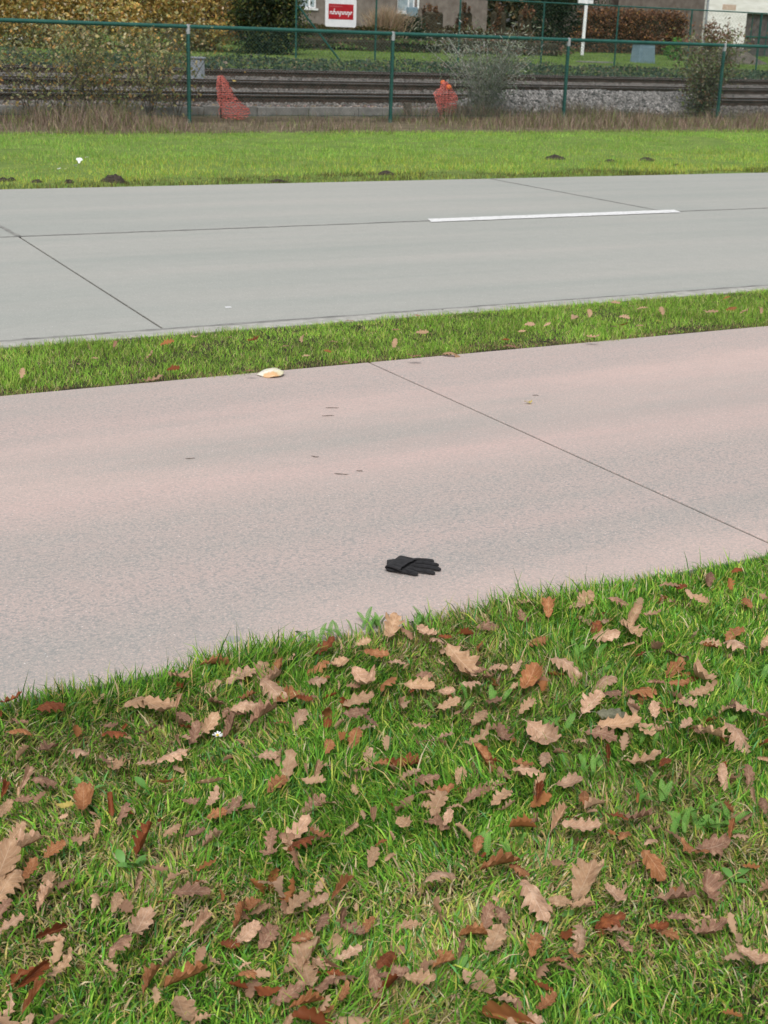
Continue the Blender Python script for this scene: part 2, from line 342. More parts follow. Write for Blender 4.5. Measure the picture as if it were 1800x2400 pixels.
# middle verge
nb = 200000; X = rng.uniform(-2, 14, nb); Y = rng.uniform(PF-.06, KN+.02, nb)
px, py, kk = proj(np.stack([X, Y, 0*X], 1)); ins = (px > -200) & (px < 2000)
lo = PF-.05+.07*vnoise(X, 0*X, 3, 14)+.05*vnoise(X, 0*X, 11, 15); keep = (Y > lo) & (rng.random(nb) < np.where(ins, 1, .35)) & (Y < KN+.015*vnoise(X, 0*X, 9, 3)); X, Y, lo = X[keep], Y[keep], lo[keep]; n = len(X)
C = pick([(.21, .42, .05), (.27, .49, .065), (.33, .53, .085), (.16, .31, .045), (.44, .51, .12), (.50, .43, .23)], n, [3, 3, 2.4, 1.3, 2.2, 1.0])
near_e = (Y-lo) < .03+.16*vnoise(X, 0*X, 1.7, 5); brown = near_e & (rng.random(n) < .5); C[brown] = pick([(.26, .19, .10), (.36, .28, .15), (.22, .22, .07)], brown.sum(), [1, 1, 1])
h = rng.uniform(.018, .05, n)*(.45+1.1*fbm(X, Y, 2.5, 66))*np.where(near_e, .7, 1); az = rng.uniform(0, 2*np.pi, n)
far_e = Y > KN-.05; az[far_e] = np.pi/2+rng.normal(0, .6, far_e.sum())
V, T, CC = blades(np.stack([X, Y, Y*0-.014], 1), h, rng.uniform(.0016, .0032, n), az, np.clip(rng.normal(.62, .28, n), 0, 1.08), rng.uniform(0, np.pi, n), C*(.7+.6*fbm(X, Y, 3, 47))[:, None], 2)
tag(np_obj('middle_grass', V, T, M['grass'], colors=CC, smooth=True), 'bright green grass strip between the pink path and the road', 'grass', kind='stuff')
# far verge
nb = 260000; X = rng.uniform(-2, 34, nb); Y = RF+(21.6-RF)*rng.random(nb)**1.25
px, py, kk = proj(np.stack([X, Y, 0*X], 1)); ins = (px > -150) & (px < 1950); keep = (rng.random(nb) < np.where(ins, 1, .25)) & (Y > RF+.12*vnoise(X, 0*X, 1.3, 3)-.03); X, Y = X[keep], Y[keep]; n = len(X)
C = pick([(.21, .40, .06), (.265, .455, .085), (.335, .51, .13), (.17, .33, .05), (.48, .55, .13)], n, [3, 3, 2, 1, 1.4])
yb = np.clip(1.15-(Y-RF)/3.4, 0, 1)*fbm(X, Y, .8, 17)+.35*np.clip(fbm(X, Y*2, .45, 29)-.5, 0, 1); q = rng.random(n) < yb*1.1; C[q] = pick([(.46, .50, .08), (.52, .50, .14), (.38, .42, .07)], q.sum(), [2, 1, 1])
q = ((Y-RF) < .3+.7*vnoise(X, 0*X, .9, 61)) & (rng.random(n) < .5*fbm(X, Y, 2, 8)+.5); C[q] = pick([(.13, .11, .045), (.10, .13, .03), (.18, .13, .07), (.07, .08, .02)], q.sum(), [1, 2, 1, 1])
C *= (.72+.56*fbm(X, Y*1.5, 1.6, 83))[:, None]; h = rng.uniform(.03, .07, n)*(.35+1.3*fbm(X, Y, 1.1, 5))
V, T, CC = blades(np.stack([X, Y, zg(Y)-.01], 1), h, rng.uniform(.006, .012, n), rng.uniform(0, 6.28, n), np.clip(rng.normal(.45, .25, n), 0, 1), rng.uniform(0, np.pi, n), C, 1)
tag(np_obj('far_grass', V, T, M['grass'], colors=CC), 'mown bright green grass on the far verge beyond the road', 'grass', kind='stuff')
# dry grass along the fence
nb = 120000; X = rng.uniform(2, 34, nb); Y = 20.75+(25.3-20.75)*rng.beta(1.5, 1.3, nb)+.5*(vnoise(X, 0*X, .7, 12)-.5)
dens = vnoise(X, Y*.6, .55, 40); dens *= np.where((X > 9.9) & (X < 14.4), .7, 1); keep = rng.random(nb) < .05+1.1*dens*fbm(X, Y, 2.2, 73)*1.4; X, Y, dens = X[keep], Y[keep], dens[keep]; n = len(X)
C = pick([(.22, .165, .13), (.30, .23, .18), (.14, .105, .08), (.40, .32, .23), (.14, .17, .06), (.20, .26, .08)], n, [3, 3, 1.8, 1.6, 1.2, 1.4])
g = (Y < 21.4) & (rng.random(n) < .5); C[g] = pick([(.12, .17, .04), (.18, .25, .05), (.20, .17, .08)], g.sum(), [1, 1, 1])
h = rng.uniform(.08, .38, n)*(.35+1.1*vnoise(X, Y, 1.6, 91))*(.45+.9*dens)*np.clip((Y-20.4)/1.4, .35, 1)
V, T, CC = blades(np.stack([X, Y, zg(Y)-.01], 1), h, rng.uniform(.005, .011, n), rng.uniform(0, 6.28, n), np.clip(rng.normal(.4, .22, n), 0, .95), rng.uniform(0, np.pi, n), C, 2)
tag(np_obj('dry_grass', V, T, M['grass'], colors=CC), 'withered brown tall grass along the foot of the green fence', 'dry grass', kind='stuff')

# ------------------------------------------------------------------ near chain-link fence
FY = 23.84
fence = empty('chain_link_fence', (13.24, FY, 0))
tag(fence, 'green chain-link fence with round top rail in front of the railway', 'fence')
FXs = [1.0, 5.08, 9.15, 13.24, 17.30, 21.43, 25.5, 29.6]
RT = 1.60
def local(o, p): o.location = Vector(p)-Vector(fence.location) if False else o.location
def part(mb, name, mat, root, **kw):
    o = mb.build(name, mat, root, **kw); o.matrix_parent_inverse = Matrix.Translation(-Vector(root.location)); return o
for x in FXs:
    p = part(MB().tube([(x, FY, -.3), (x, FY, RT-.055)], .036, 12), 'post', M['green'], fence, smooth=False)
    c = MB().tube([(x, FY-.002, RT-.12), (x, FY-.002, RT+.028), (x, FY-.002, RT+.04)], [.041, .041, .014], 12).build('cap', M['galv'], p)
part(MB().tube([(FXs[0], FY, RT), (FXs[-1], FY, RT)], .034, 12), 'top_rail', M['green'], fence)
part(MB().tube([(FXs[0], FY-.02, .12), (FXs[-1], FY-.02, .12)], .004, 5), 'tension_wire', M['green'], fence)
def chainlink(x0, x1, z0, z1, Y, cell, r, root, mat):
    xs = np.arange(x0, x1, cell); nz = int((z1-z0)/(cell/2)); zz = z0+np.arange(nz+1)*(z1-z0)/nz; Vs = []; Ts = []; b = 0
    for i, x in enumerate(xs):
        zig = x+np.where((np.arange(nz+1)+0) % 2 == 0, -cell*.27, cell*.77); yy = Y-.03+np.where(np.arange(nz+1) % 2 == 0, -.004, .004)
        c = np.stack([zig, yy, zz], 1); ring = np.stack([c+np.array([r, 0, 0]), c+np.array([-r*.5, -r, 0]), c+np.array([-r*.5, r, 0])], 1).reshape(-1, 3); Vs.append(ring)
        j = np.arange(nz)*3+b
        for k in range(3): k2 = (k+1) % 3; Ts.append(np.stack([j+k, j+k2, j+3+k2, j+3+k], 1))
        b += len(ring)
    V = np.concatenate(Vs); T = np.concatenate(Ts); o = np_obj('chain_link_mesh', V, T, mat, root); o['kind'] = 'stuff'
    o.matrix_parent_inverse = Matrix.Translation(-Vector(root.location)); return o
for i in range(1, len(FXs)-1): chainlink(FXs[i], FXs[i+1], .08, RT, FY, .064, .006, fence, M['wire'])

# ------------------------------------------------------------------ foliage tools
def leafcloud(pts, size, C, flat=.0, aspect=.6):
    n = len(pts); nrm = rng.normal(0, 1, (n, 3)); nrm[:, 2] += flat; nrm /= np.linalg.norm(nrm, axis=1)[:, None]
    a = np.cross(nrm, rng.normal(0, 1, (n, 3))); a /= np.linalg.norm(a, axis=1)[:, None]+1e-9; b = np.cross(nrm, a)
    s = (size*rng.uniform(.6, 1.3, n))[:, None]; c = pts
    V = np.stack([c-a*s*.5, c+b*s*aspect*.5+nrm*s*.08, c+a*s*.5, c-b*s*aspect*.5+nrm*s*.08], 1).reshape(-1, 3); i = np.arange(n)*4
    return V, np.concatenate([np.stack([i, i+1, i+2], 1), np.stack([i, i+2, i+3], 1)]), np.repeat(C, 4, 0)
def clumped(n, center, rad, k, spread=.35, shape='ell'):
    d = rng.normal(0, 1, (k, 3)); d /= np.linalg.norm(d, axis=1)[:, None]; c = d*(rng.random((k, 1))**.4)
    if shape == 'box': c = rng.uniform(-1, 1, (k, 3))
    i = rng.integers(0, k, n); p = c[i]+rng.normal(0, spread, (n, 3))*rng.uniform(.5, 1.2, (k, 1))[i]
    return np.array(center)+p*np.array(rad), i
def plant(name, base, label, cat, pts, idx, size, pal, wts, stems=(), stemmat='bark', group=None, aspect=.6, crown='crown', stemname='trunk'):
    root = empty(name, tuple(base)); tag(root, label, cat, group)
    C = pick(pal, len(pts), wts)
    if idx is not None: C = np.clip(C*(.72+.56*rng.random(idx.max()+1))[idx][:, None], .004, .9)
    pts = pts.copy(); pts[:, 2] = np.maximum(pts[:, 2], base[2]+.01)
    V, T, CC = leafcloud(pts, size, C, aspect=aspect); o = np_obj(crown, V-np.array(base), T, M['leafcloud'], root, CC)
    if len(stems):
        mb = MB()
        for p, r in stems: mb.tube([tuple(np.array(q)-np.array(base)) for q in p], r, 6)
        mb.build(stemname, M[stemmat], root)
    return root
def stemset(base, top_spread, height, k, r, lean=(0, 0)):
    out = []
    for _ in range(k):
        dx, dy = np.clip(rng.normal(0, top_spread, 2), -1.3*top_spread, 1.3*top_spread); b = np.array(base)+np.array([rng.normal(0, .04), rng.normal(0, .04), -.05])
        hh = height*rng.uniform(.75, 1.05); p = [b, b+np.array([dx*.25+lean[0]*.3, dy*.25, hh*.4]), b+np.array([dx*.6+lean[0]*.65, dy*.6, hh*.72]), b+np.array([dx+lean[0], dy+lean[1], hh])]
        out.append((p, [r, r*.75, r*.5, r*.15]))
    return out
def along(stems, n, spread, t0=.2):
    P = []; 
    for _ in range(n):
        p, r = stems[rng.integers(len(stems))]; t = t0+(1-t0)*rng.random(); s = t*3; i = min(int(s), 2); f = s-i
        P.append(p[i]*(1-f)+p[i+1]*f)
    return np.array(P)+rng.normal(0, spread, (n, 3))

# ------------------------------------------------------------------ railway
def rail_profile(): return [(-.075, 0), (.075, 0), (.075, .012), (.012, .03), (.012, .125), (.036, .135), (.036, .168), (-.036, .168), (-.036, .135), (-.012, .125), (-.012, .03), (-.075, .012)]
TRK = [(27.0, .16, 'nearest the fence'), (31.3, .262, 'in the middle'), (35.6, .385, 'farthest from the fence')]
slm = None
for yy, z, wh in TRK:
    root = empty('railway_track', (16, yy, z)); tag(root, 'rusty railway track %s of the three parallel tracks' % wh, 'railway track', 'railway tracks')
    for dy in (0, 1.5):
        r = MB().prism_x([(y+dy, zz) for y, zz in rail_profile()], -22, 34).build('rail', M['rust'], root)
        MB().box(-22, 34, dy-.034, dy+.034, .1665, .1705).build('rail_head', M['railtop'], r)
    if slm is None:
        m = MB().box(-.13, .13, -.55, 2.05, -.12, .004); s = m.build('sleeper', M['sleeper'], root, bevel=.012); slm = s.data; s.location = (-22, 0, 0)
    else: s = bpy.data.objects.new('sleeper', slm); s.location = (-22, 0, 0); link(s, root)
    for k in range(1, 92): s = bpy.data.objects.new('sleeper', slm); s.location = (-22+.61*k, 0, 0); link(s, root)
# ballast stones
def stones(name, P, size, mat, label, cat, kind='stuff', cols=None):
    base = np.array([(1, 0, 0), (-1, 0, 0), (0, 1, 0), (0, -1, 0), (0, 0, .8), (0, 0, -.8)], float); tri = np.array([(0, 2, 4), (2, 1, 4), (1, 3, 4), (3, 0, 4), (2, 0, 5), (1, 2, 5), (3, 1, 5), (0, 3, 5)])
    n = len(P); V = base[None]*(size*rng.uniform(.5, 1.3, (n, 1, 1)))*rng.uniform(.6, 1.2, (n, 1, 3)); a = rng.uniform(0, 6.28, n); c, s = np.cos(a)[:, None], np.sin(a)[:, None]
    x = V[..., 0]*c-V[..., 1]*s; y = V[..., 0]*s+V[..., 1]*c; tl = rng.normal(0, .5, (n, 1)); z = V[..., 2]+x*tl
    V = np.stack([x, y, z], -1)+P[:, None]; T = (tri[None]+(np.arange(n)*6)[:, None, None]).reshape(-1, 3)
    C = np.repeat(np.clip(rng.normal(.29, .08, (n, 1)), .08, .6)*np.array([[1.03, .97, .92]])*(1+rng.normal(0, .05, (n, 3))), 6, 0) if cols is None else np.repeat(cols, 6, 0)
    o = np_obj(name, V.reshape(-1, 3), T, mat, colors=C); tag(o, label, cat, kind=kind); return o
m, nn, bs, oo = newmat('stone_attr'); at_ = N(nn, 'ShaderNodeAttribute'); at_.attribute_name = 'Col'; nn.links.new(at_.outputs['Color'], bs.inputs['Base Color']); bs.inputs['Roughness'].default_value = .9; M['stattr'] = m
nb = 60000; X = rng.uniform(3, 40, nb); Y = rng.uniform(25.6, 38.4, nb)
Cst = np.clip(rng.normal(.15, .05, (nb, 1)), .04, .4)*np.array([[1.06, .96, .88]]); lt = vnoise(X, Y*3, .8, 9)
gauge = np.zeros(nb, bool)
for yy, z, wh in TRK: gauge |= (Y > yy+.1) & (Y < yy+1.4)
Cst *= np.where(gauge, 1.9, 1.0)[:, None]
stones('ballast_stones', np.stack([X, Y, zg(Y)+.015], 1), .045, M['stattr'], 'grey brown ballast stones between the railway tracks', 'ballast', cols=Cst)
# ballast heap hiding the near rail on the right
hx = np.linspace(16.2, 23.4, 70); hy = np.linspace(25.15, 27.3, 24); HX, HY = np.meshgrid(hx, hy)
hz = lambda X, Y: zg(Y)-.06+(.40+.10*(fbm(X, Y, 1.5, 6)-.5))*np.clip(np.minimum((X-16.2)/1.5, (23.4-X)/1.0), 0, 1)**.7*np.clip(np.sin(np.pi*np.clip((Y-25.15)/2.15, 0, 1)), 0, 1)**.6
Vh = np.stack([HX.ravel(), HY.ravel(), hz(HX, HY).ravel()], 1); i, j = np.meshgrid(np.arange(69), np.arange(23)); a = (j*70+i).ravel()
heap = np_obj('ballast_heap', Vh, np.stack([a, a+1, a+71, a+70], 1), M['stone'], smooth=True); tag(heap, 'long heap of pale grey ballast stones beside the near track', 'ballast heap')
nb = 9000; X = rng.uniform(16.3, 23.3, nb); Y = rng.uniform(25.2, 27.2, nb)
st = stones('stone', np.stack([X, Y, hz(X, Y)+.01], 1), .05, M['stattr'], None, None, cols=np.clip(rng.normal(.21, .09, (nb, 1)), .04, .5)*np.array([[1.02, .97, .93]])); st.parent = heap
# concrete cable trough
tr = empty('cable_trough', (8, 25.25, 0)); tag(tr, 'low grey concrete cable trough behind the fence', 'cable trough')
tm = None
for k in range(14):
    x = 1.2+1.1*k-8
    if tm is None: s = MB().box(0, 1.085, 0, .38, -.15, .185).build('trough_section', M['cem'], tr, bevel=.012); tm = s.data
    else: s = bpy.data.objects.new('trough_section', tm); link(s, tr)
    s.location = (x, rng.normal(0, .008), rng.normal(0, .008))
nb = 900; X = rng.uniform(1.5, 16.4, nb); Y = 25.27+rng.random(nb)*.5; P = np.stack([X, Y, np.where(Y < 25.62, .195, .12)+0*X], 1)
V, T, CC = leafcloud(P, .09, pick([(.45, .35, .29), (.35, .25, .19), (.5, .42, .37), (.25, .17, .12)], nb, [2, 2, 1, 1]), flat=2)
tag(np_obj('blown_leaves', V, T, M['leafcloud'], colors=CC), 'dry pale leaves blown along the concrete trough', 'leaf litter', kind='stuff')

# ------------------------------------------------------------------ red netting bundles with stakes, orange balls
def netting(base, pts, label):
    root = empty('safety_netting', base); tag(root, label, 'netting', 'red netting bundles')
    rows, seg = 20, 16; V = []; T = []
    ph = rng.uniform(0, 6)
    def P(u, v):
        i = np.interp(v, [q[0] for q in pts], range(len(pts))); i0 = int(min(i, len(pts)-2)); f = i-i0
        cx = pts[i0][1]*(1-f)+pts[i0+1][1]*f; rr = pts[i0][2]*(1-f)+pts[i0+1][2]*f; a = 2*math.pi*u
        k = 1+.22*math.sin(3*a+ph+5*v)+.13*math.sin(7*a+9*v)
        return (cx+rr*k*math.cos(a), .55*rr*k*math.sin(a), v)
    vmax = pts[-1][0]; mb = MB(); th = .0065
    G = [[Vector(P(s/seg+rng.normal(0, .012), vmax*r/rows))+Vector(rng.normal(0, .010, 3)) for s in range(seg)] for r in range(rows+1)]
    for r in range(rows+1):
        for s in range(seg):
            p = G[r][s]; q = G[r][(s+1) % seg]
            d = Vector((0, 0, th))
            mb.poly([p-d, q-d, q+d, p+d])
            if r < rows:
                q = G[r+1][s]; e = (G[r][(s+1) % seg]-p); e = e.normalized()*th if e.length > 1e-6 else Vector((th, 0, 0))
                mb.poly([p-e, p+e, q+e, q-e])
    mb.build('net', M['net'], root)
    MB().tube([(pts[-1][1], 0, -.3), (pts[-1][1], 0, vmax+.03)], .014, 6).build('stake', M['rust'], root)
    return root
NY = 24.6
b = ony(533, 272, NY); netting((b[0], NY, 0), [(0, .12, .20), (.12, .10, .26), (.24, .08, .24), (.34, -.02, .17), (.5, -.06, .12), (.66, -.09, .09), (.76, -.13, .045)], 'crumpled red netting tapering to a point, left of the fence\'s middle post')
b = ony(1042, 272, NY); netting((b[0], NY, 0), [(0, .04, .12), (.15, .03, .17), (.35, .0, .22), (.52, -.02, .20), (.62, .0, .10), (.72, -.02, .03)], 'crumpled red netting bundle with orange caps, beside the bare grey-green shrub')
def ball(px, py, Y, r, label):
    p = ony(px, py, Y); root = empty('marker_stake', (p[0], Y, p[2])); tag(root, label, 'marker stake', 'orange-topped stakes')
    bm = bmesh.new(); bmesh.ops.create_uvsphere(bm, u_segments=14, v_segments=10, radius=r); me = bpy.data.meshes.new('cap')
    for v in bm.verts:
        if v.co.z < -.6*r: v.co.z = -.6*r
    bm.to_mesh(me); bm.free(); me.materials.append(M['orange']); me.polygons.foreach_set('use_smooth', [True]*len(me.polygons)); link(bpy.data.objects.new('cap', me), root)
    MB().tube([(0, 0, -p[2]-.1), (0, 0, -.5*r)], .010, 6).build('stake', M['rust'], root)
ball(255, 192, 24.7, .055, 'orange-capped thin stake left of the first fence post')
ball(1038, 194, 24.75, .052, 'upper orange cap on stake above the right red netting')
ball(1052, 205, 24.55, .058, 'lower orange cap on stake at the right red netting')
# rusty stump post near the trough
b = ony(955, 262, 25.0); MBp = MB().box(b[0]-.07, b[0]+.07, 24.95, 25.07, -.2, .30).build('wooden_stub', M['bark'], bevel=.01); tag(MBp, 'short brown wooden stub in front of the concrete trough', 'post')

# ------------------------------------------------------------------ shrubs by the fence
GG = [(.25, .29, .21), (.34, .37, .29), (.19, .23, .13), (.44, .45, .38), (.17, .14, .09)]
b = ony(1130, 268, 24.9); b[2] = .02; st = stemset(b, .85, 1.75, 30, .014, (.25, 0)); pts = along(st, 4600, .17, .12)
plant('willow_shrub', b, 'straggly grey-green shrub behind the fence right of the red netting', 'shrub', pts, None, .10, GG, [3, 3, 2, 1.5, 1], st, 'palebark', aspect=.22, crown='foliage', stemname='stems')
b = ony(1640, 272, 25.0); b[2] = .02; st = stemset(b, .55, 1.75, 22, .012, (.15, 0)); pts = along(st, 3600, .17, .1)
plant('autumn_shrub', b, 'loose brownish green shrub behind the fence at the right post', 'shrub', pts, None, .085, [(.16, .19, .07), (.22, .24, .12), (.20, .12, .07), (.30, .29, .2), (.11, .10, .05)], [3, 2, 2, 1.5, 1], st, 'bark', aspect=.5, crown='foliage', stemname='stems')
for px, hh, nl, k, lb in ((215, 1.8, 1150, 10, 'thin green and orange sapling behind the fence at far left'), (345, 1.8, 1200, 10, 'leafy thin sapling just left of the first fence post'), (70, 1.6, 420, 6, 'wide sparse sapling at the left picture edge behind the fence'), (280, 1.3, 700, 7, 'low spreading sapling between the two leafy left saplings'), (415, 1.5, 380, 5, 'thin yellow-leaved sapling overlapping the first fence post'), (140, 1.5, 600, 7, 'pale yellowish sapling left of the orange-capped stake')):
    b = ony(px, 272, 24.7); b[2] = .02; st = stemset(b, .62, hh, k, .010); pts = along(st, nl, .19, .2)
    plant('sapling', b, lb, 'sapling', pts, None, .075, [(.28, .31, .12), (.40, .38, .18), (.58, .36, .12), (.52, .45, .26), (.21, .22, .10)], [3, 2.4, 1.6, 1.8, 1], st, 'bark', 'saplings behind the fence', aspect=.6, crown='foliage', stemname='stems')

# ------------------------------------------------------------------ far side: undergrowth, fence, lawn, hedges
nb = 26000; X = rng.uniform(4, 48, nb); Y = rng.uniform(38.0, 39.7, nb); hh = .03+.62*np.clip(fbm(X, Y, .9, 4)-.15, 0, 1)**2
P = np.stack([X, Y, zg(Y)+hh*rng.random(nb)], 1)
V, T, CC = leafcloud(P, .11, pick([(.07, .12, .085), (.11, .16, .11), (.04, .07, .05), (.17, .20, .11), (.24, .20, .13)], nb, [3, 3, 2, 1.4, 1.6]), aspect=.5)
tag(np_obj('bramble_cover', V, T, M['leafcloud'], colors=CC), 'dark green brambles along the far edge of the railway', 'brambles', kind='stuff')
nb = 60000; X = rng.uniform(8, 62, nb); Y = rng.uniform(40, 54, nb)
V, T, CC = blades(np.stack([X, Y, zg(Y)], 1), rng.uniform(.03, .10, nb), rng.uniform(.015, .03, nb), rng.uniform(0, 6.28, nb), rng.uniform(.1, .8, nb), rng.uniform(0, 3.1, nb), pick([(.14, .26, .04), (.19, .31, .06), (.23, .29, .08)], nb, [2, 2, 1]), 1)
tag(np_obj('lawn_grass', V, T, M['grass'], colors=CC), 'garden lawn grass beyond the railway', 'grass', kind='stuff')
F2 = 40.0
f2 = empty('garden_fence', (24.7, F2, .85)); tag(f2, 'tall thin green wire fence on the far side of the tracks', 'fence')
pxs = [p for p in (694, 881, 1077, 1273, 1447, 1619, 1783)]
fx = [ony(p, 60, F2)[0] for p in pxs]+[ony(1783, 60, F2)[0]+3.2, ony(1783, 60, F2)[0]+6.4]
for x in fx: part(MB().tube([(x, F2, .5), (x, F2, 2.79)], .030, 8), 'post', M['green'], f2)
part(MB().tube([(fx[0], F2, 2.78), (fx[-1], F2, 2.78)], .022, 8), 'top_rail', M['green'], f2)
e0 = ony(698, 14, F2); e1 = ony(795, 146, F2); part(MB().tube([(e0[0], F2-.03, e0[2]), (e1[0], F2-.03, .8)], .03, 8), 'brace', M['green'], f2)
for i in range(len(fx)-1): chainlink(fx[i], fx[i+1], 1.0, 2.78, F2, .16, .004, f2, M['wire'])
# sign hung on the far fence
c0 = ony(762, 62, F2-.07); c1 = ony(836, 1, F2-.07); sx0, sx1, sz0, sz1 = c0[0], c1[0], c0[2], c1[2]+.03
sg = empty('notice_board', (sx0, F2-.07, sz0)); tag(sg, 'white board with red printed panel hung on the far fence', 'sign')
W_, H_ = sx1-sx0, sz1-sz0
def rrect(w, h, r, n=5):
    pts = []
    for cx, cz, a0 in ((w-r, r, -90), (w-r, h-r, 0), (r, h-r, 90), (r, r, 180)):
        for k in range(n+1): a = math.radians(a0+90*k/n); pts.append((cx+r*math.cos(a), cz+r*math.sin(a)))
    return pts
def plate(w, h, r, y0, y1, ox=0, oz=0):
    p = rrect(w, h, r); mb = MB(); n = len(p); mb.v = [(x+ox, y0, z+oz) for x, z in p]+[(x+ox, y1, z+oz) for x, z in p]
    mb.f = [tuple(range(n)), tuple(range(2*n-1, n-1, -1))]+[(k, k+n, (k+1) % n+n, (k+1) % n) for k in range(n)]; return mb
plate(W_, H_, .06, -.0, .02).build('board', M['whitepl'], sg)
pn = plate(W_*.80, H_*.54, .006, -.005, -.001, W_*.10, H_*.27).build('red_panel', M['signred'], sg)
lt = MB(); x = W_*.13
random.seed(3); heights = [.5, .5, 1.0, .5, .5, .5, .5, .5, .55, .5, .55, .5, .5]; desc = [0, 0, 0, 0, 0, 0, .42, 0, 0, 0, 0, .42, 0]
stp = W_*.72/13; zb = H_*.445; hgt = H_*.20
for k in range(13):        # slanted, run-together lettering strokes, unreadable as in the photograph
    a = x+k*stp; t = zb+hgt*heights[k]; bt = zb-hgt*desc[k]; sl = .25
    lt.poly([(a+(bt-zb)*sl, -.008, bt), (a+stp*.42+(bt-zb)*sl, -.008, bt), (a+stp*.42+(t-zb)*sl, -.008, t), (a+(t-zb)*sl, -.008, t)])
    lt.poly([(a+stp*.1, -.0085, zb+hgt*(.0 if k % 2 else .36)), (a+stp*1.2, -.0085, zb+hgt*(.0 if k % 2 else .36)), (a+stp*1.2, -.0085, zb+hgt*(.17 if k % 2 else .53)), (a+stp*.1, -.0085, zb+hgt*(.17 if k % 2 else .53))])
lt.build('lettering', M['whitepl'], pn)
l2 = MB()
for k in range(16):
    a = W_*.14+k*W_*.4/16; l2.poly([(a, -.008, H_*.70), (a+W_*.017, -.008, H_*.70), (a+W_*.017, -.008, H_*(.735+.01*(k % 3))), (a, -.008, H_*(.735+.01*(k % 3)))])
l2.build('small_lettering', M['signpink'], pn)
# utility cabinets, road sign post, stone slab
def cabinet(px0, px1, pyb, pyt, Y, taper, mat, label, name='utility_cabinet'):
    a = ony(px0, pyb, Y); b = ony(px1, pyb, Y); t = ony((px0+px1)/2, pyt, Y); w_ = b[0]-a[0]; h_ = t[2]-a[2]; d_ = w_*.6
    root = empty(name, (a[0], Y, a[2])); tag(root, label, 'cabinet')
    e = w_*taper; mb = MB(); mb.v = [(0, 0, -.3), (w_, 0, -.3), (w_, d_, -.3), (0, d_, -.3), (e, e*.3, h_), (w_-e, e*.3, h_), (w_-e, d_-e*.3, h_), (e, d_-e*.3, h_)]
    mb.f = [(0, 3, 2, 1), (4, 5, 6, 7), (0, 1, 5, 4), (1, 2, 6, 5), (2, 3, 7, 6), (3, 0, 4, 7)]; mb.build('housing', mat, root, bevel=.015)
    MB().box(e-.03, w_-e+.03, e*.3-.03, d_, h_-.002, h_+.05).build('lid', mat, root, bevel=.012)
    MB().box(w_*.2, w_*.8, -.012+e*.1, e*.3+.002, h_*.12, h_*.85).build('door', mat, root, bevel=.006)
cabinet(1494, 1537, 150, 104, 42.5, .10, M['cab'], 'tapered blue-grey utility cabinet on the lawn beyond the tracks')
cabinet(448, 481, 197, 138, 33.9, .02, M['cabgrey'], 'pale grey electrical box beside the first fence post, beyond the tracks', 'electrical_box')
sp0 = ony(1365, 116, 44); rt = empty('sign_post', (sp0[0], 44, sp0[2])); tag(rt, 'white post with crossboard standing on the far lawn', 'post')
MB().tube([(0, 0, -.2), (.04, 0, 2.6)], .065, 10).build('post', M['whitepl'], rt)
MB().box(-.35, .32, -.03, .03, 1.62, 1.75).build('crossboard', M['whitepl'], rt, bevel=.006)
q0 = ony(1372, 146, 41.2); q = MB().box(0, 1.25, 0, .6, -.1, .05).build('stone_slab', M['cem'], loc=(q0[0], 41.2, zg(41.2)+.02), bevel=.02); tag(q, 'flat pale stone slab lying in the grass below the white post', 'slab')

def hedge(name, px0, px1, pyb, pyt, Y, depth, n, size, pal, wts, label, group=None, cat='hedge', k=None):
    a = ony(px0, pyb, Y); b = ony(px1, pyb, Y); t = ony((px0+px1)/2, pyt, Y); cx = (a[0]+b[0])/2; w_ = (b[0]-a[0])/2; base = np.array([cx, Y+depth/2, min(a[2], zg(Y))-.05]); h_ = t[2]-base[2]
    root = empty(name, tuple(base)); tag(root, label, cat, group)
    k = k or max(6, int(n/120)); pts, idx = clumped(n, base+np.array([0, 0, h_/2]), (w_*.96, depth*.5, h_*.49), k, .12, 'box')
    C = np.clip(pick(pal, n, wts)*(.65+.7*rng.random(k))[idx][:, None], .004, .9)
    V, T, CC = leafcloud(pts, size, C); np_obj('foliage', V-base, T, M['leafcloud'], root, CC)
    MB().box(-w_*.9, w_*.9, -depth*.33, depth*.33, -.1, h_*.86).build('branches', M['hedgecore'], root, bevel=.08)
    return root
BR = [(.16, .085, .05), (.22, .12, .07), (.11, .065, .045), (.34, .18, .07), (.13, .11, .06)]
DG = [(.03, .055, .03), (.05, .08, .04), (.02, .04, .025), (.09, .10, .05)]
hedge('low_hedge', 640, 930, 100, 60, 50, .9, 9000, .10, [(.06, .06, .025), (.09, .085, .03), (.12, .08, .04)], [2, 2, 1], 'low dark trimmed hedge below the grey house wall', 'low hedges')
hedge('low_hedge', 1030, 1260, 108, 66, 50, .9, 7000, .10, [(.07, .06, .03), (.12, .08, .045), (.09, .09, .03)], [2, 2, 1], 'low brownish hedge left of the dark conifer', 'low hedges')
hedge('shrub_bank', 690, 1060, 119, 88, 46, 1.2, 7000, .12, [(.10, .17, .05), (.14, .21, .06), (.20, .13, .085), (.17, .14, .08)], [2, 2, 2, 1], 'green and reddish bank of low shrubs behind the sign', cat='shrubs')
hedge('shrub_bank', 1060, 1330, 121, 92, 46, 1.2, 5000, .12, [(.22, .13, .09), (.28, .16, .11), (.12, .15, .06), (.16, .11, .08)], [2, 2, 1, 1], 'rusty red bank of low shrubs left of the white post', cat='shrubs')
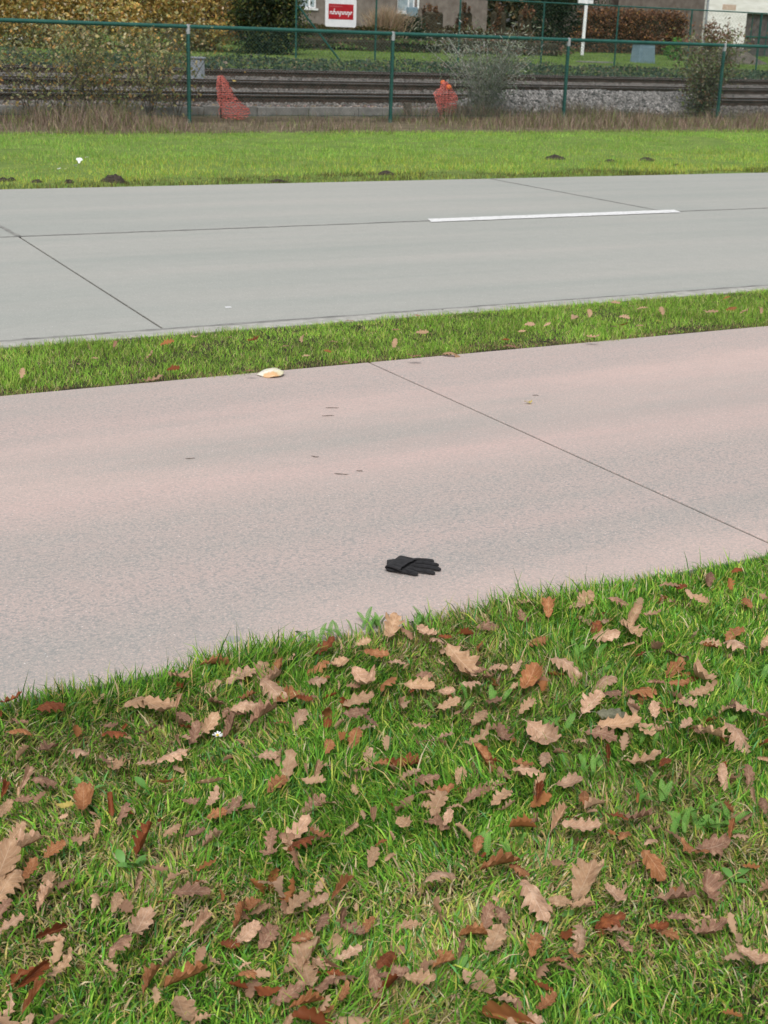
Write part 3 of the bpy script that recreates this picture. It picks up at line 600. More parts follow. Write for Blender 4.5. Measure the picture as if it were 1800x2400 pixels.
for x0, x1, yb, yt, lb in ((1000, 1045, 74, 14, 'brown clipped hedge pillar right of the downpipe'), (1084, 1112, 76, 14, 'slim brown hedge pillar behind the third fence post of the far fence'), (1162, 1192, 80, 12, 'brown hedge pillar left of the dark conifer'), (1226, 1252, 80, 20, 'narrow rust hedge pillar in front of the dark conifer')):
    hedge('hedge_pillar', x0, x1, yb, yt, 52, .7, 1800, .10, BR, [3, 2, 2, .5, 1], lb, 'brown hedge pillars')
hedge('beech_hedge', 1382, 1612, 98, 26, 51, 1.0, 30000, .11, BR, [3, 3, 2, 1.2, .4], 'long rust-brown beech hedge behind the blue-grey cabinet', k=700)
# conifers, broadleaf trees
b = ony(1310, 100, 53.5); b[2] = zg(53.5); pts, idx = clumped(22000, b+np.array([0, 0, 2.7]), (1.75, 1.5, 2.8), 130, .16)
plant('conifer_tree', b, 'broad dark green conifer behind the white post', 'tree', pts, idx, .14, DG, [3, 2, 2, .6], [([b+np.array([0, 0, -.2]), b+np.array([0, 0, 2]), b+np.array([.05, 0, 3.6]), b+np.array([0, 0, 5])], [.16, .13, .09, .03])], aspect=.35)
b = ony(625, 160, 41.5); b[2] = zg(41.5); pts, idx = clumped(16000, b+np.array([.1, .2, 1.05]), (1.25, .9, 1.25), 90, .2)
plant('evergreen_bush', b, 'dark green bush beyond the tracks left of the sign', 'bush', pts, idx, .11, [(.035, .06, .03), (.06, .09, .03), (.12, .15, .035), (.02, .035, .02), (.20, .17, .05)], [3, 2, 1.3, 2, .5], stemset(b, .4, 1.6, 5, .03), aspect=.5)
AU = [(.52, .35, .10), (.60, .40, .12), (.42, .36, .12), (.32, .32, .12), (.62, .48, .25), (.48, .27, .10), (.58, .55, .40)]; AW = [3, 2, 3, 2.4, 1, 1.4, 1]
for i, (pxc, Yc, rx, zc, rz_, nl, lb) in enumerate(((40, 42.5, 2.0, 2.0, 1.6, 15000, 'golden autumn tree at the far left beyond the tracks'), (190, 42.8, 2.2, 2.1, 1.7, 18000, 'olive and gold autumn tree above the left fence bay'), (345, 41.9, 1.7, 2.0, 1.6, 14000, 'orange-brown autumn tree with pale leaning trunk by the first post'), (500, 42.6, 2.0, 2.1, 1.6, 16000, 'yellow-brown autumn tree above the grey electrical box'))):
    b = ony(pxc, 150, Yc); b[2] = zg(Yc); c = b.copy(); c[2] = zc+.25
    pts, idx = clumped(nl, c, (rx, 1.3, rz_), 110, .17); stm = stemset(b, .8, 4.2, 5, .05)
    if i == 2: stm = [([ony(432, 140, Yc), ony(400, 90, Yc), ony(365, 45, Yc), ony(330, -10, Yc)], [.07, .06, .055, .04])]+stm[:2]
    plant('autumn_tree', b, lb, 'tree', pts, idx, .105, AU, AW, stm, 'palebark' if i == 2 else 'bark', 'autumn trees beyond the tracks')
hedge('dark_hedge', -30, 210, 168, 124, 41, .8, 9000, .11, [(.06, .11, .07), (.04, .07, .05), (.13, .15, .07)], [2, 2, 1], 'dark green low hedge under the left autumn trees', 'low hedges')
hedge('dark_hedge', 210, 560, 170, 128, 41, .8, 9000, .11, [(.04, .075, .055), (.03, .05, .04), (.07, .10, .05)], [2, 2, 1], 'dark green low hedge between left sapling and grey electrical box', 'low hedges')
# white garden wall glimpsed at the left
a = ony(-20, 126, 47); t = ony(90, 88, 47); wl = MB().box(0, t[0]-a[0], 0, .25, -.6, t[2]-a[2]).build('garden_wall', M['whitebrick'], loc=(a[0], 47, a[2]), bevel=.02); tag(wl, 'pale grey-white garden wall glimpsed under the far left trees', 'wall')
# pampas clump, small bush, red shrub
b = ony(908, 64, 51.5); b[2] = zg(51.5); n = 2600; az = rng.uniform(0, 6.28, n)
V, T, CC = blades(np.stack([rng.normal(0, .25, n), rng.normal(0, .2, n), 0*az], 1), rng.uniform(.8, 1.75, n), rng.uniform(.012, .03, n), az, rng.uniform(.1, .75, n), rng.uniform(0, 3.1, n), pick([(.42, .31, .21), (.34, .25, .16), (.5, .4, .29)], n, [2, 1, 1]), 3)
pr = np_obj('pampas_grass', V, T, M['grass'], colors=CC); pr.location = b; tag(pr, 'tan plume of ornamental grass in front of the grey house', 'ornamental grass')
b = ony(968, 66, 51.3); b[2] = zg(51.3); pts, idx = clumped(2600, b+np.array([0, 0, .5]), (.75, .5, .6), 25, .25); plant('round_bush', b, 'small dark green bush between tan ornamental grass and hedge pillar', 'bush', pts, idx, .10, DG, [2, 2, 1, 1], stemset(b, .2, .7, 4, .02))
b = ony(1660, 108, 46); b[2] = zg(46); st = stemset(b, .9, 1.5, 12, .02, (.3, 0)); pts = along(st, 1700, .16, .15)
plant('russet_shrub', b, 'russet shrub in front of the white brick house', 'shrub', pts, None, .11, [(.24, .13, .09), (.33, .22, .17), (.16, .10, .06), (.2, .19, .1)], [2, 2, 2, 1], st, 'bark', crown='foliage', stemname='stems')
b = ony(1585, 104, 46); b[2] = zg(46); pts, idx = clumped(1200, b+np.array([0, 0, .35]), (.5, .4, .45), 14, .25); plant('green_bush', b, 'small bright green bush right of the blue-grey cabinet', 'bush', pts, idx, .10, [(.10, .25, .05), (.15, .30, .06), (.07, .15, .04)], [2, 2, 1], stemset(b, .2, .6, 3, .015))
b = ony(1720, 124, 44.5); hx = np.linspace(-2.6, 2.6, 40); hy = np.linspace(-1.2, 1.2, 20); HX, HY = np.meshgrid(hx, hy); HZ = .75*np.exp(-(HX/1.3)**2-(HY/.7)**2)+.12*(fbm(HX, HY, 2.5, 7)-.5)-.12
i, j = np.meshgrid(np.arange(39), np.arange(19)); a = (j*40+i).ravel(); dm = np_obj('earth_mound', np.stack([HX.ravel(), HY.ravel(), HZ.ravel()], 1), np.stack([a, a+1, a+41, a+40], 1), m_noisy('dry_earth', (.10, .085, .07), (.19, .165, .14), 5, .95, .8, .05), smooth=True); dm.location = (b[0], 44.5, zg(44.5)); tag(dm, 'low grey-brown earth mound in front of the white brick house', 'mound')

# ------------------------------------------------------------------ houses
def house_box(root, w_, d_, h_, mat, holes=()):
    # front wall cut around window holes, other walls as slabs
    xs = sorted({0, w_, *[q for hl in holes for q in hl[:2]]}); zs = sorted({-.6, h_, *[q for hl in holes for q in hl[2:]]}); mb = MB()
    for i in range(len(xs)-1):
        for j in range(len(zs)-1):
            cx, cz = (xs[i]+xs[i+1])/2, (zs[j]+zs[j+1])/2
            if any(hl[0] < cx < hl[1] and hl[2] < cz < hl[3] for hl in holes): continue
            mb.box(xs[i], xs[i+1], 0, .3, zs[j], zs[j+1])
    bmw = mb.build('wall', mat, root)
    MB().box(0, .3, .301, d_, -.6, h_).box(w_-.3, w_, .301, d_, -.6, h_).box(.301, w_-.301, d_-.3, d_, -.6, h_).build('wall', M['brick'], root)
def roof(root, w_, d_, h_, rise):
    mb = MB(); e = .4; th = .14
    mb.prism_x([(-e, h_-.1), (d_/2, h_+rise), (d_+e, h_-.1), (d_+e, h_-.1+th), (d_/2, h_+rise+th), (-e, h_-.1+th)], -e, w_+e); return mb.build('roof', M['rooftile'], root)
HY_ = 60
a = ony(560, 60, HY_); b = ony(1140, 60, HY_); rt = empty('grey_house', (a[0], HY_, zg(HY_))); tag(rt, 'grey-brown brick house with white window beyond the low hedge', 'house')
w_ = b[0]-a[0]; wa, wb = ony(697, 18, HY_), ony(742, 18, HY_); wx0, wx1, wz0 = wa[0]-a[0], wb[0]-a[0], wa[2]-zg(HY_)
holes = [(wx0, wx1, wz0, wz0+1.3), (wx0+5.2, wx1+5.2, wz0, wz0+1.3)]
house_box(rt, w_, 7, 3.4, M['brick'], holes); roof(rt, w_, 7, 3.4, 3)
for (x0, x1, z0, z1) in holes:
    wn = MB().box(x0, x0+.07, .08, .16, z0, z1).box(x1-.07, x1, .08, .16, z0, z1).box(x0+.07, x1-.07, .08, .16, z0, z0+.07).box(x0+.07, x1-.07, .08, .16, z1-.07, z1).box((x0+x1)/2+.12, (x0+x1)/2+.2, .085, .155, z0+.07, z1-.07).build('window', M['whitepl'], rt)
    MB().box(x0+.07, x1-.07, .11, .125, z0+.07, z1-.07).build('pane', M['pane'], wn)
    MB().box(x0-.06, x1+.06, -.06, .2, z0-.08, z0-.003).build('sill', M['whitepl'], wn)
d0 = ony(980, 24, HY_-.08); dx = d0[0]-a[0]; zb = d0[2]-zg(HY_)
dp = MB().tube([(dx, -.07, 3.3), (dx, -.07, zb+.1), (dx-.12, -.07, zb-.05)], .055, 8).build('downpipe', M['whitepl'], rt)
MB().box(dx-.62, dx-.12, -.3, -.02, zb-.30, zb+.12).build('water_box', M['cab'], rt, bevel=.03)
# white brick house with dark garage gate
WY = 54
a = ony(1652, 105, WY); rt = empty('white_house', (a[0], WY, zg(WY))); tag(rt, 'white-painted brick house with dark garage gate at right', 'house')
g0 = ony(1748, 60, WY)[0]-a[0]; gt = ony(1748, 31, WY)[2]-zg(WY); house_box(rt, 11, 7, 3.6, M['whitebrick'], [(g0, g0+4.2, -.6, gt)]); roof(rt, 11, 7, 3.6, 3)
gd = MB().box(g0+.003, g0+4.197, .18, .24, -.5, gt-.003).build('gate', M['darkgate'], rt)
for k in range(8): MB().box(g0+.01+.52*k, g0+.02+.52*k+.03, .155, .183, -.3, gt-.02).build('batten', M['green'], gd)
MB().box(g0+.01, g0+4.19, .15, .182, gt*.45, gt*.45+.06).build('rail', M['green'], gd)
t0 = ony(1694, 10, WY); MB().box(t0[0]-a[0], t0[0]-a[0]+.85, -.012, .01, t0[2]-zg(WY)-.24, t0[2]-zg(WY)+.0).build('bare_brick_patch', m_noisy('bare_brick', (.5, .36, .28), (.62, .5, .42), 8), rt)
MB().tube([(-.12, -.05, -.3), (-.12, -.05, 3.5)], .05, 8).build('downpipe', M['cabgrey'], rt)
# red-brown wall of the neighbour behind the beech hedge
a = ony(1385, 60, 62); b = ony(1690, 60, 62); rt = empty('brown_house', (a[0], 62, zg(62))); tag(rt, 'plain brown house behind the beech hedge', 'house'); house_box(rt, b[0]-a[0], 6, 3.4, M['brick']); roof(rt, b[0]-a[0], 6, 3.4, 2.6)
# tall hedge / wood as a backdrop behind gardens on the open stretches
nb = 40000; X = rng.uniform(5, 75, nb); Y = rng.uniform(66, 70, nb); Zt = zg(Y)+rng.random(nb)*(4+3*vnoise(X, 0*X, .2, 6)); 
V, T, CC = leafcloud(np.stack([X, Y, Zt], 1), .4, pick([(.09, .08, .04), (.16, .12, .06), (.06, .08, .04), (.2, .14, .07)], nb, [2, 2, 2, 1]))
tag(np_obj('distant_trees', V, T, M['leafcloud'], colors=CC), 'distant brown and green trees behind the houses', 'trees', kind='stuff')

# ------------------------------------------------------------------ molehills, litter on the far verge
def molehill(px, py, wpx, hpx, label):
    p = onz(px, py); k = proj(p)[2][0]; rw = wpx/FPX*k*.5; hh = hpx/FPX*k*.58
    n = 26; g = np.linspace(-1.25, 1.25, n); GX, GY = np.meshgrid(g, g); r = np.sqrt(GX**2+GY**2); s = int(px)
    prof = np.clip(1-r**2.4, -.15, 1); Z = hh*(prof*(.6+.6*(fbm(GX+9, GY+9, 1.7, s)))+.35*(vnoise(GX+9, GY+9, 4.5, s)-.5)*(r < 1)+.2*(vnoise(GX, GY+20, 9, s+3)-.5)*(r < 1))-.01
    i, j = np.meshgrid(np.arange(n-1), np.arange(n-1)); a = (j*n+i).ravel()
    o = np_obj('molehill', np.stack([(GX*rw).ravel(), (GY*rw*.85).ravel(), Z.ravel()], 1), np.stack([a, a+1, a+n+1, a+n], 1), M['molesoil']); o.location = (p[0], p[1], 0); tag(o, label, 'molehill', 'molehills on the far verge')
for a in ((8, 424, 34, 20, 'molehill at the left picture edge by the road'), (28, 422, 22, 16, 'second molehill from the left, touching the first'), (86, 426, 30, 14, 'flat molehill third from the left by the road'), (162, 426, 24, 14, 'small molehill left of the large dark one'), (265, 423, 58, 28, 'largest jagged molehill, lower left of far verge'), (651, 422, 34, 8, 'low flat molehill at the road edge left of middle'), (905, 408, 42, 17, 'dark molehill near the middle of the far verge'), (1302, 372, 54, 18, 'wide dark molehill, right part of the far verge'), (1430, 377, 30, 10, 'smallest molehill between the two right ones'), (1516, 375, 42, 14, 'right-hand molehill with sloping top'), (1584, 386, 16, 7, 'tiny soil heap farthest right on far verge')): molehill(*a)
def scrap(px, py, wpx, label):
    p = onz(px, py, .03); k = proj(p)[2][0]; s = wpx/FPX*k*.33; n = 7; g = np.linspace(-1, 1, n); GX, GY = np.meshgrid(g, g)
    Z = s*.5*(fbm(GX+px, GY+py, 1.3, 3)-.2); i, j = np.meshgrid(np.arange(n-1), np.arange(n-1)); a = (j*n+i).ravel(); ja = 1+.25*np.sin(3*np.arctan2(GY, GX)+px)
    o = np_obj('litter_scrap', np.stack([(GX*s*ja).ravel(), (GY*s*ja).ravel(), Z.ravel()], 1), np.stack([a, a+1, a+n+1, a+n], 1), M['whitepl'], smooth=False); o.location = (p[0], p[1], .045); o.rotation_euler = (rng.normal(.5, .3), rng.normal(0, .3), rng.uniform(0, 6)); tag(o, label, 'litter', 'white litter scraps on the far verge')
for a in ((139, 399, 12, 'leftmost white litter scrap on far verge'), (154, 399, 10, 'second white litter scrap from the left'), (177, 391, 11, 'white litter scrap below the largest one'), (186, 378, 17, 'largest white litter scrap on far verge'), (203, 372, 12, 'topmost right white litter scrap on far verge'), (308, 297, 10, 'white paper scrap in the dry grass under the left fence bay'), (405, 300, 11, 'pinkish scrap in dry grass left of first fence post')): scrap(*a)
p = onz(535, 721); s = MB().box(-.018, .018, -.014, .014, 0, .004).build('paper_bit', M['whitepl'], loc=(p[0], p[1], .001), bevel=.0015); tag(s, 'tiny white paper bit lying on the grey road', 'litter')

# ------------------------------------------------------------------ flattened lid by the path edge
p = onz(636, 880); k = proj(p)[2][0]; L = 60/FPX*k
n, mrow = 40, 9; V = []; F = []
for r in range(mrow+1):
    for s in range(n):
        a = 2*math.pi*s/n; f = r/mrow; rx = L*.5*(1+.16*max(0, -math.cos(a))**6); x = rx*f*math.cos(a); y = L*.48*f*math.sin(a)*(1-.25*max(0, -math.cos(a))**3)
        z = L*(.17*(1-f**2.2)+.018*math.sin(5*a+2)*f+.05*math.cos(a)*f)+.012; V.append((x, y, z))
for r in range(mrow):
    for s in range(n): F.append((r*n+s, r*n+(s+1) % n, (r+1)*n+(s+1) % n, (r+1)*n+s))
me = bpy.data.meshes.new('crushed_lid'); me.from_pydata(V, [], F); bm = bmesh.new(); bm.from_mesh(me); bmesh.ops.remove_doubles(bm, verts=bm.verts, dist=1e-6); bmesh.ops.recalc_face_normals(bm, faces=bm.faces); bm.to_mesh(me); bm.free()
m, nn, bs, oo = newmat('printed_lid'); tc = N(nn, 'ShaderNodeTexCoord').outputs['Object']; f = noise(nn, tc, 22, 3); sx = N(nn, 'ShaderNodeSeparateXYZ'); nn.links.new(tc, sx.inputs[0])
c = ramp(nn, f, [(.40, (.78, .75, .66)), (.55, (.70, .66, .46))]); om = mth(nn, 'ADD', mth(nn, 'MULTIPLY', sx.outputs[1], -9), mth(nn, 'ADD', f, mth(nn, 'MULTIPLY', mth(nn, 'ABSOLUTE', mth(nn, 'ADD', sx.outputs[0], .01)), -7)))
c = mix(nn, ramp(nn, om, [(.56, (0, 0, 0)), (.74, (.85, .85, .85))]), c, (.66, .38, .17)); nn.links.new(c, bs.inputs['Base Color']); bs.inputs['Roughness'].default_value = .35
me.materials.append(m); me.polygons.foreach_set('use_smooth', [True]*len(me.polygons)); o = link(bpy.data.objects.new('crushed_lid', me)); o.location = p; o.rotation_euler = (math.radians(5), 0, -YAW+.1); o.modifiers.new('t', 'SOLIDIFY').thickness = .004
tag(o, 'crushed white and orange lid at the far edge of the pink path', 'lid')

# ------------------------------------------------------------------ glove
gp = onz(973, 1334); GL = empty('glove', tuple(gp), -YAW); tag(GL, 'black knitted glove with folded cuff lying on the pink path', 'glove')
m, nn, bs, oo = newmat('black_knit'); tc = N(nn, 'ShaderNodeTexCoord').outputs['Object']; wv = N(nn, 'ShaderNodeTexWave'); wv.inputs['Scale'].default_value = 260; wv.inputs['Distortion'].default_value = 1.5; nn.links.new(tc, wv.inputs['Vector'])
f = noise(nn, tc, 60, 3); nn.links.new(ramp(nn, f, [(.3, (.014, .014, .0155)), (.7, (.034, .034, .037))]), bs.inputs['Base Color']); bs.inputs['Roughness'].default_value = .9; bs.inputs['Sheen Weight'].default_value = .08; bs.inputs['Sheen Roughness'].default_value = .5; bs.inputs['Specular IOR Level'].default_value = .15
bump(nn, bs, mth(nn, 'ADD', wv.outputs['Fac'], noise(nn, tc, 500, 2)), .35, .0008); M['knit'] = m
bm = bmesh.new()
def ellip_tube(pts, ws, ts, n=14):
    rings = []
    for i, p in enumerate(pts):
        p = Vector(p); d = (Vector(pts[min(i+1, len(pts)-1)])-Vector(pts[max(i-1, 0)])).normalized(); s = d.cross(Vector((0, 0, 1))).normalized(); u = s.cross(d)
        rings.append([bm.verts.new(p+s*ws[i]*.5*math.cos(2*math.pi*k/n)+u*ts[i]*.5*math.sin(2*math.pi*k/n)) for k in range(n)])
    for i in range(len(rings)-1):
        for k in range(n): bm.faces.new((rings[i][k], rings[i][(k+1) % n], rings[i+1][(k+1) % n], rings[i+1][k]))
    bm.faces.new(rings[0][::-1]); bm.faces.new(rings[-1])
def finger(b0, tip, w_, t_, z0=.009, z1=.006, arch=.004):
    b0 = np.array(b0); tip = np.array(tip); P = []; Ws = []; Ts = []
    for s in list(np.linspace(0, .9, 10))+[.93, .955, .975, .99, 1.0]:
        e = s*1.0; x = b0+(tip-b0)*e; z = z0+(z1-z0)*e+arch*math.sin(math.pi*e); taper = (1-.06*e)*(math.sqrt(max(.05, 1-((e-.90)/.105)**2)) if e > .90 else 1)
        P.append((x[0], x[1], z)); Ws.append(w_*taper); Ts.append(t_*taper)
    ellip_tube(P, Ws, Ts)
finger((-.030, .045), (.060, .058), .0165, .012)
finger((-.030, .024), (.074, .022), .0175, .013, .010, .007)
finger((-.030, .000), (.080, -.014), .0175, .013, .010, .007)
finger((-.040, -.024), (.061, -.045), .0175, .012)
finger((-.085, -.022), (.008, -.060), .0235, .014, .008, .007, .003)
ellip_tube([(-.088, .012, .008), (-.07, .012, .009), (-.045, .012, .010), (-.02, .011, .010), (-.004, .010, .009)], [.070, .082, .090, .090, .076], [.012, .015, .017, .016, .012], 24)
me = bpy.data.meshes.new('palm'); bm.to_mesh(me); bm.free(); me.materials.append(M['knit']); o = link(bpy.data.objects.new('palm', me), GL)
md = o.modifiers.new('r', 'REMESH'); md.mode = 'VOXEL'; md.voxel_size = .0014; md.use_smooth_shade = True
md = o.modifiers.new('s', 'SMOOTH'); md.factor = .5; md.iterations = 3
# folded cuff: flattened knit tube coming from the wrist, turning over and ending open on top of the palm
def cuff():
    A0 = np.array([-.085, -.030]); B0 = np.array([-.048, .052]); ax = (B0-A0)/np.linalg.norm(B0-A0); out = np.array([ax[1], -ax[0]])   # out points to the fingers
    path = [(.030, .009, 0), (.012, .0085, 0), (.002, .0085, 10), (-.006, .0105, 55), (-.0078, .0145, 90), (-.006, .0185, 125), (.002, .0215, 165), (.014, .0225, 178), (.030, .0225, 180), (.045, .0215, 183), (.055, .0200, 184)]
    n = 36; V = []; F = []; cen = (A0+B0)/2; half = np.linalg.norm(B0-A0)/2+.004
    for i, (d, z, a) in enumerate(path):
        th = .0068 if i < 8 else .0068+.0022*(i-7)
        for k in range(n):
            t = 2*math.pi*k/n; ww = half*np.sign(math.cos(t))*abs(math.cos(t))**.6; tt = th*.5*np.sign(math.sin(t))*abs(math.sin(t))**.75
            sk = .12*ww*(i >= 6)*(i-5)/5.0; ar = math.radians(a); wob = .0015*math.sin(9*t+i)
            q = cen+ax*(ww+(-.010)*(max(0, i-5)/5.0))+out*(d+tt*math.sin(ar)*-1+sk); V.append((q[0], q[1], z+tt*math.cos(ar)+wob*(i > 7)))
    for i in range(len(path)-1):
        for k in range(n): F.append((i*n+k, i*n+(k+1) % n, (i+1)*n+(k+1) % n, (i+1)*n+k))
    me = bpy.data.meshes.new('cuff'); me.from_pydata(V, [], F); bm = bmesh.new(); bm.from_mesh(me); bmesh.ops.recalc_face_normals(bm, faces=bm.faces); bm.to_mesh(me); bm.free(); me.materials.append(M['knit']); me.polygons.foreach_set('use_smooth', [True]*len(me.polygons))
    o = link(bpy.data.objects.new('cuff', me), GL); s = o.modifiers.new('t', 'SOLIDIFY'); s.thickness = .0018; s.offset = -1; o.modifiers.new('s', 'SUBSURF').levels = 1; o.modifiers['s'].render_levels = 1
cuff()

# ------------------------------------------------------------------ twigs, stone on the path
def twig(px, py, wpx, ang, label, cat='twig', bend=.15):
    p = onz(px, py); k = proj(p)[2][0]; L = wpx/FPX*k*1.15; pts = [(L*(t-.5), L*rng.normal(0, .03)+L*.08*math.sin(2.2*t+px), .003+.002*rng.random()) for t in np.linspace(0, 1, 6)]
    o = MB().tube(pts, [.0006, .0013, .0016, .0012, .0015, .0004], 6).build('twig', M['bark'], loc=tuple(p)); o.rotation_euler = (0, 0, -YAW+ang); tag(o, label, cat, 'twigs on the path')
for a in ((779, 958, 28, .1, 'uppermost dark twig on the pink path'), (769, 976, 26, .3, 'dark twig just below the uppermost one on path'), (446, 1077, 20, .1, 'short twig alone on the left of the pink path'), (739, 1072, 18, -.5, 'short slanted twig above the path centre'), (800, 1113, 30, .0, 'dark twig nearest above the glove, on path'), (843, 1106, 14, .2, 'tiny twig right of the dark twig above the glove'), (1255, 928, 14, 0, 'tiny twig near the far path edge, right of joint')): twig(*a)
p = onz(547, 1499); o = MB().tube([(0, 0, -.002), (0, 0, .003), (0, 0, .006)], [.022, .020, .012], 9).build('flat_stone', m_noisy('slate', (.28, .28, .27), (.40, .39, .375), 20), loc=tuple(p)); o.rotation_euler = (0, 0, .3); tag(o, 'flat grey stone on the path beside the grass edge', 'stone')

# ------------------------------------------------------------------ weeds: yarrow, broad-leaved rosettes, daisy
def frond(L, nl=12):
    V = []; T = []
    def quad(a, b, w_):
        d = (Vector(b)-Vector(a)); s = d.cross(Vector((0, 0, 1))); s = s.normalized()*w_ if s.length > 1e-9 else Vector((w_, 0, 0)); i = len(V); V.extend([tuple(Vector(a)-s), tuple(Vector(a)+s), tuple(Vector(b)+s*.3), tuple(Vector(b)-s*.3)]); T.extend([(i, i+1, i+2), (i, i+2, i+3)])
    pt = lambda t: Vector((L*t, 0, L*(.55*t-.42*t*t)))
    for k in range(8): quad(pt(k/8), pt((k+1)/8), .0017)
    for k in range(nl):
        t = .15+.85*k/nl; w_ = L*.125*math.sin(math.pi*(t*.9+.08))**.8; p = pt(t)
        for s in (-1, 1):
            e = p+Vector((w_*.5, s*w_, .25*w_)); quad(p, e, .0021)
            for q in (.45, .8): m_ = p+(e-p)*q; quad(m_, m_+Vector((w_*.42, s*w_*.10, .1*w_)), .0015); quad(m_, m_+Vector((w_*.02, s*w_*.40, .12*w_)), .0015)
    return np.array(V), np.array(T)
m = m_noisy('yarrow_green', (.09, .24, .04), (.17, .34, .06), 30, .6, 0); M['yarrow'] = m
m = m_noisy('weed_green', (.10, .25, .05), (.16, .32, .08), 25, .5, 0); M['weed'] = m
FRV, FRT = frond(.085); frm = [np_mesh('frond', FRV*s, FRT, M['yarrow'], smooth=True) for s in (.42, .55, .68)]
YR = [(735, 1485, 3, 'yarrow sprig leaning over the path edge left of others'), (812, 1470, 3, 'yarrow sprig at the path edge, second from left'), (860, 1455, 4, 'tall feathery yarrow at the middle of the path edge'), (985, 1450, 4, 'feathery yarrow tuft right of the middle at path edge'), (1070, 1640, 4, 'yarrow tuft between tan leaves in mid verge'), (1175, 1640, 4, 'yarrow tuft left of the large right leaf group'), (1360, 1530, 6, 'bright yarrow clump upper right of the verge'), (1390, 1560, 5, 'yarrow beside the bright upper right clump'), (1560, 1560, 4, 'yarrow tuft among orange leaves at right'), (1290, 1700, 5, 'yarrow tuft left of the large grey-green leaf'), (1380, 1790, 6, 'large yarrow clump below the grey-green leaf'), (1490, 1720, 4, 'yarrow right of the grey-green leaf'), (1690, 1670, 5, 'yarrow sprig near right picture edge'), (1520, 1870, 6, 'wide yarrow clump above the curled brown leaf at right'), (1600, 1930, 5, 'yarrow clump with long fronds at lower right'), (1690, 1910, 5, 'yarrow clump nearest the right edge, lower'), (1180, 1985, 4, 'lone yarrow tuft in the lower middle'), (1740, 1600, 4, 'yarrow at the right edge above the pale leaf'), (880, 1800, 3, 'small yarrow below the centre of the verge'), (1680, 1480, 4, 'yarrow in the bright grass at upper right')]
for px, py, nf, lb in YR:
    p = onz(px, py+18, .0); p[2] = -.012; rt = empty('yarrow_plant', tuple(p)); tag(rt, lb, 'yarrow', 'yarrow plants in the near verge')
    for k in range(nf*3):
        o = bpy.data.objects.new('frond', random.choice(frm)); o.location = (rng.normal(0, .028), rng.normal(0, .02), .012); o.rotation_euler = (rng.normal(0, .35), -rng.uniform(.2, 1.0), rng.uniform(0, 6.28)); link(o, rt)
def broad(L, w_):
    V = []; T = []; n = 8
    for k in range(n+1):
        t = k/n; ww = w_*(.12 if t < .25 else math.sin(math.pi*min(1, (t-.18)/.82))**.7+.02); z = L*(.6*t-.45*t*t)
        for s in (-1, 0, 1): V.append((L*t, s*ww*.5, z+abs(s)*ww*.12))
    for k in range(n):
        for s in (0, 1): a = k*3+s; T += [(a, a+1, a+4), (a, a+4, a+3)]
    return np.array(V), np.array(T)
brm = [np_mesh('weed_leaf', *broad(.055*s, .022*s), M['weed'], smooth=True) for s in (.45, .6, .8)]
for px, py, nf, lb in ((785, 2180, 3, 'broad green weed leaf among the brown leaves, lower middle'), (1085, 2265, 5, 'broad-leaved green weed left of tan lower leaf'), (1125, 2245, 3, 'small broad-leaved weed right of the other, lower middle'), (525, 1765, 7, 'low broad green weed beside the white flower'), (660, 1780, 4, 'dark green weed rosette left of tan upright leaf'), (300, 2030, 6, 'clover-like weed patch in the left verge'), (205, 1845, 3, 'dark broad weed leaf between left leaves'), (330, 1850, 3, 'blue-green weed leaf at upper left'), (1330, 2140, 4, 'bright weed below the pale crinkled leaf'), (1730, 2060, 4, 'weed by the right picture edge'), (1020, 1480, 5, 'upright broad weed at the path edge'), (1080, 1470, 5, 'second upright broad weed at the path edge'), (540, 1990, 5, 'small weed in left part of mid verge')):
    p = onz(px, py+8); p[2] = -.008; rt = empty('broadleaf_weed', tuple(p)); tag(rt, lb, 'weed', 'broad-leaved weeds')
    for k in range(nf):
        o = bpy.data.objects.new('weed_leaf', random.choice(brm)); o.location = (rng.normal(0, .008), rng.normal(0, .008), .004); o.rotation_euler = (rng.normal(0, .2), -rng.uniform(.1, .8), k*6.28/nf+rng.normal(0, .3)); link(o, rt)
p = onz(510, 1768); rt = empty('daisy', (p[0], p[1], -.01)); tag(rt, 'single small white daisy in the left near grass', 'flower')
MB().tube([(0, 0, 0), (.002, 0, .03), (0, 0, .058)], .0012, 6).build('stem', M['weed'], rt)
pb = MB(); pb.poly([(.003, -.002, 0), (.011, -.0022, .003), (.0125, 0, .0035), (.011, .0022, .003), (.003, .002, 0)]); pm = None
for k in range(11):
    if pm is None: o = pb.build('petal', M['whitepl'], rt); pm = o.data
    else: o = bpy.data.objects.new('petal', pm); link(o, rt)
    o.location = (0, 0, .058); o.rotation_euler = (0, rng.normal(0, .15), k*6.28/11)
bm = bmesh.new(); bmesh.ops.create_uvsphere(bm, u_segments=8, v_segments=6, radius=.0035); me = bpy.data.meshes.new('disc'); bm.to_mesh(me); bm.free(); me.materials.append(m_noisy('daisy_yellow', (.7, .5, .05), (.8, .6, .1), 60)); o = link(bpy.data.objects.new('disc', me), rt); o.location = (0, 0, .059)

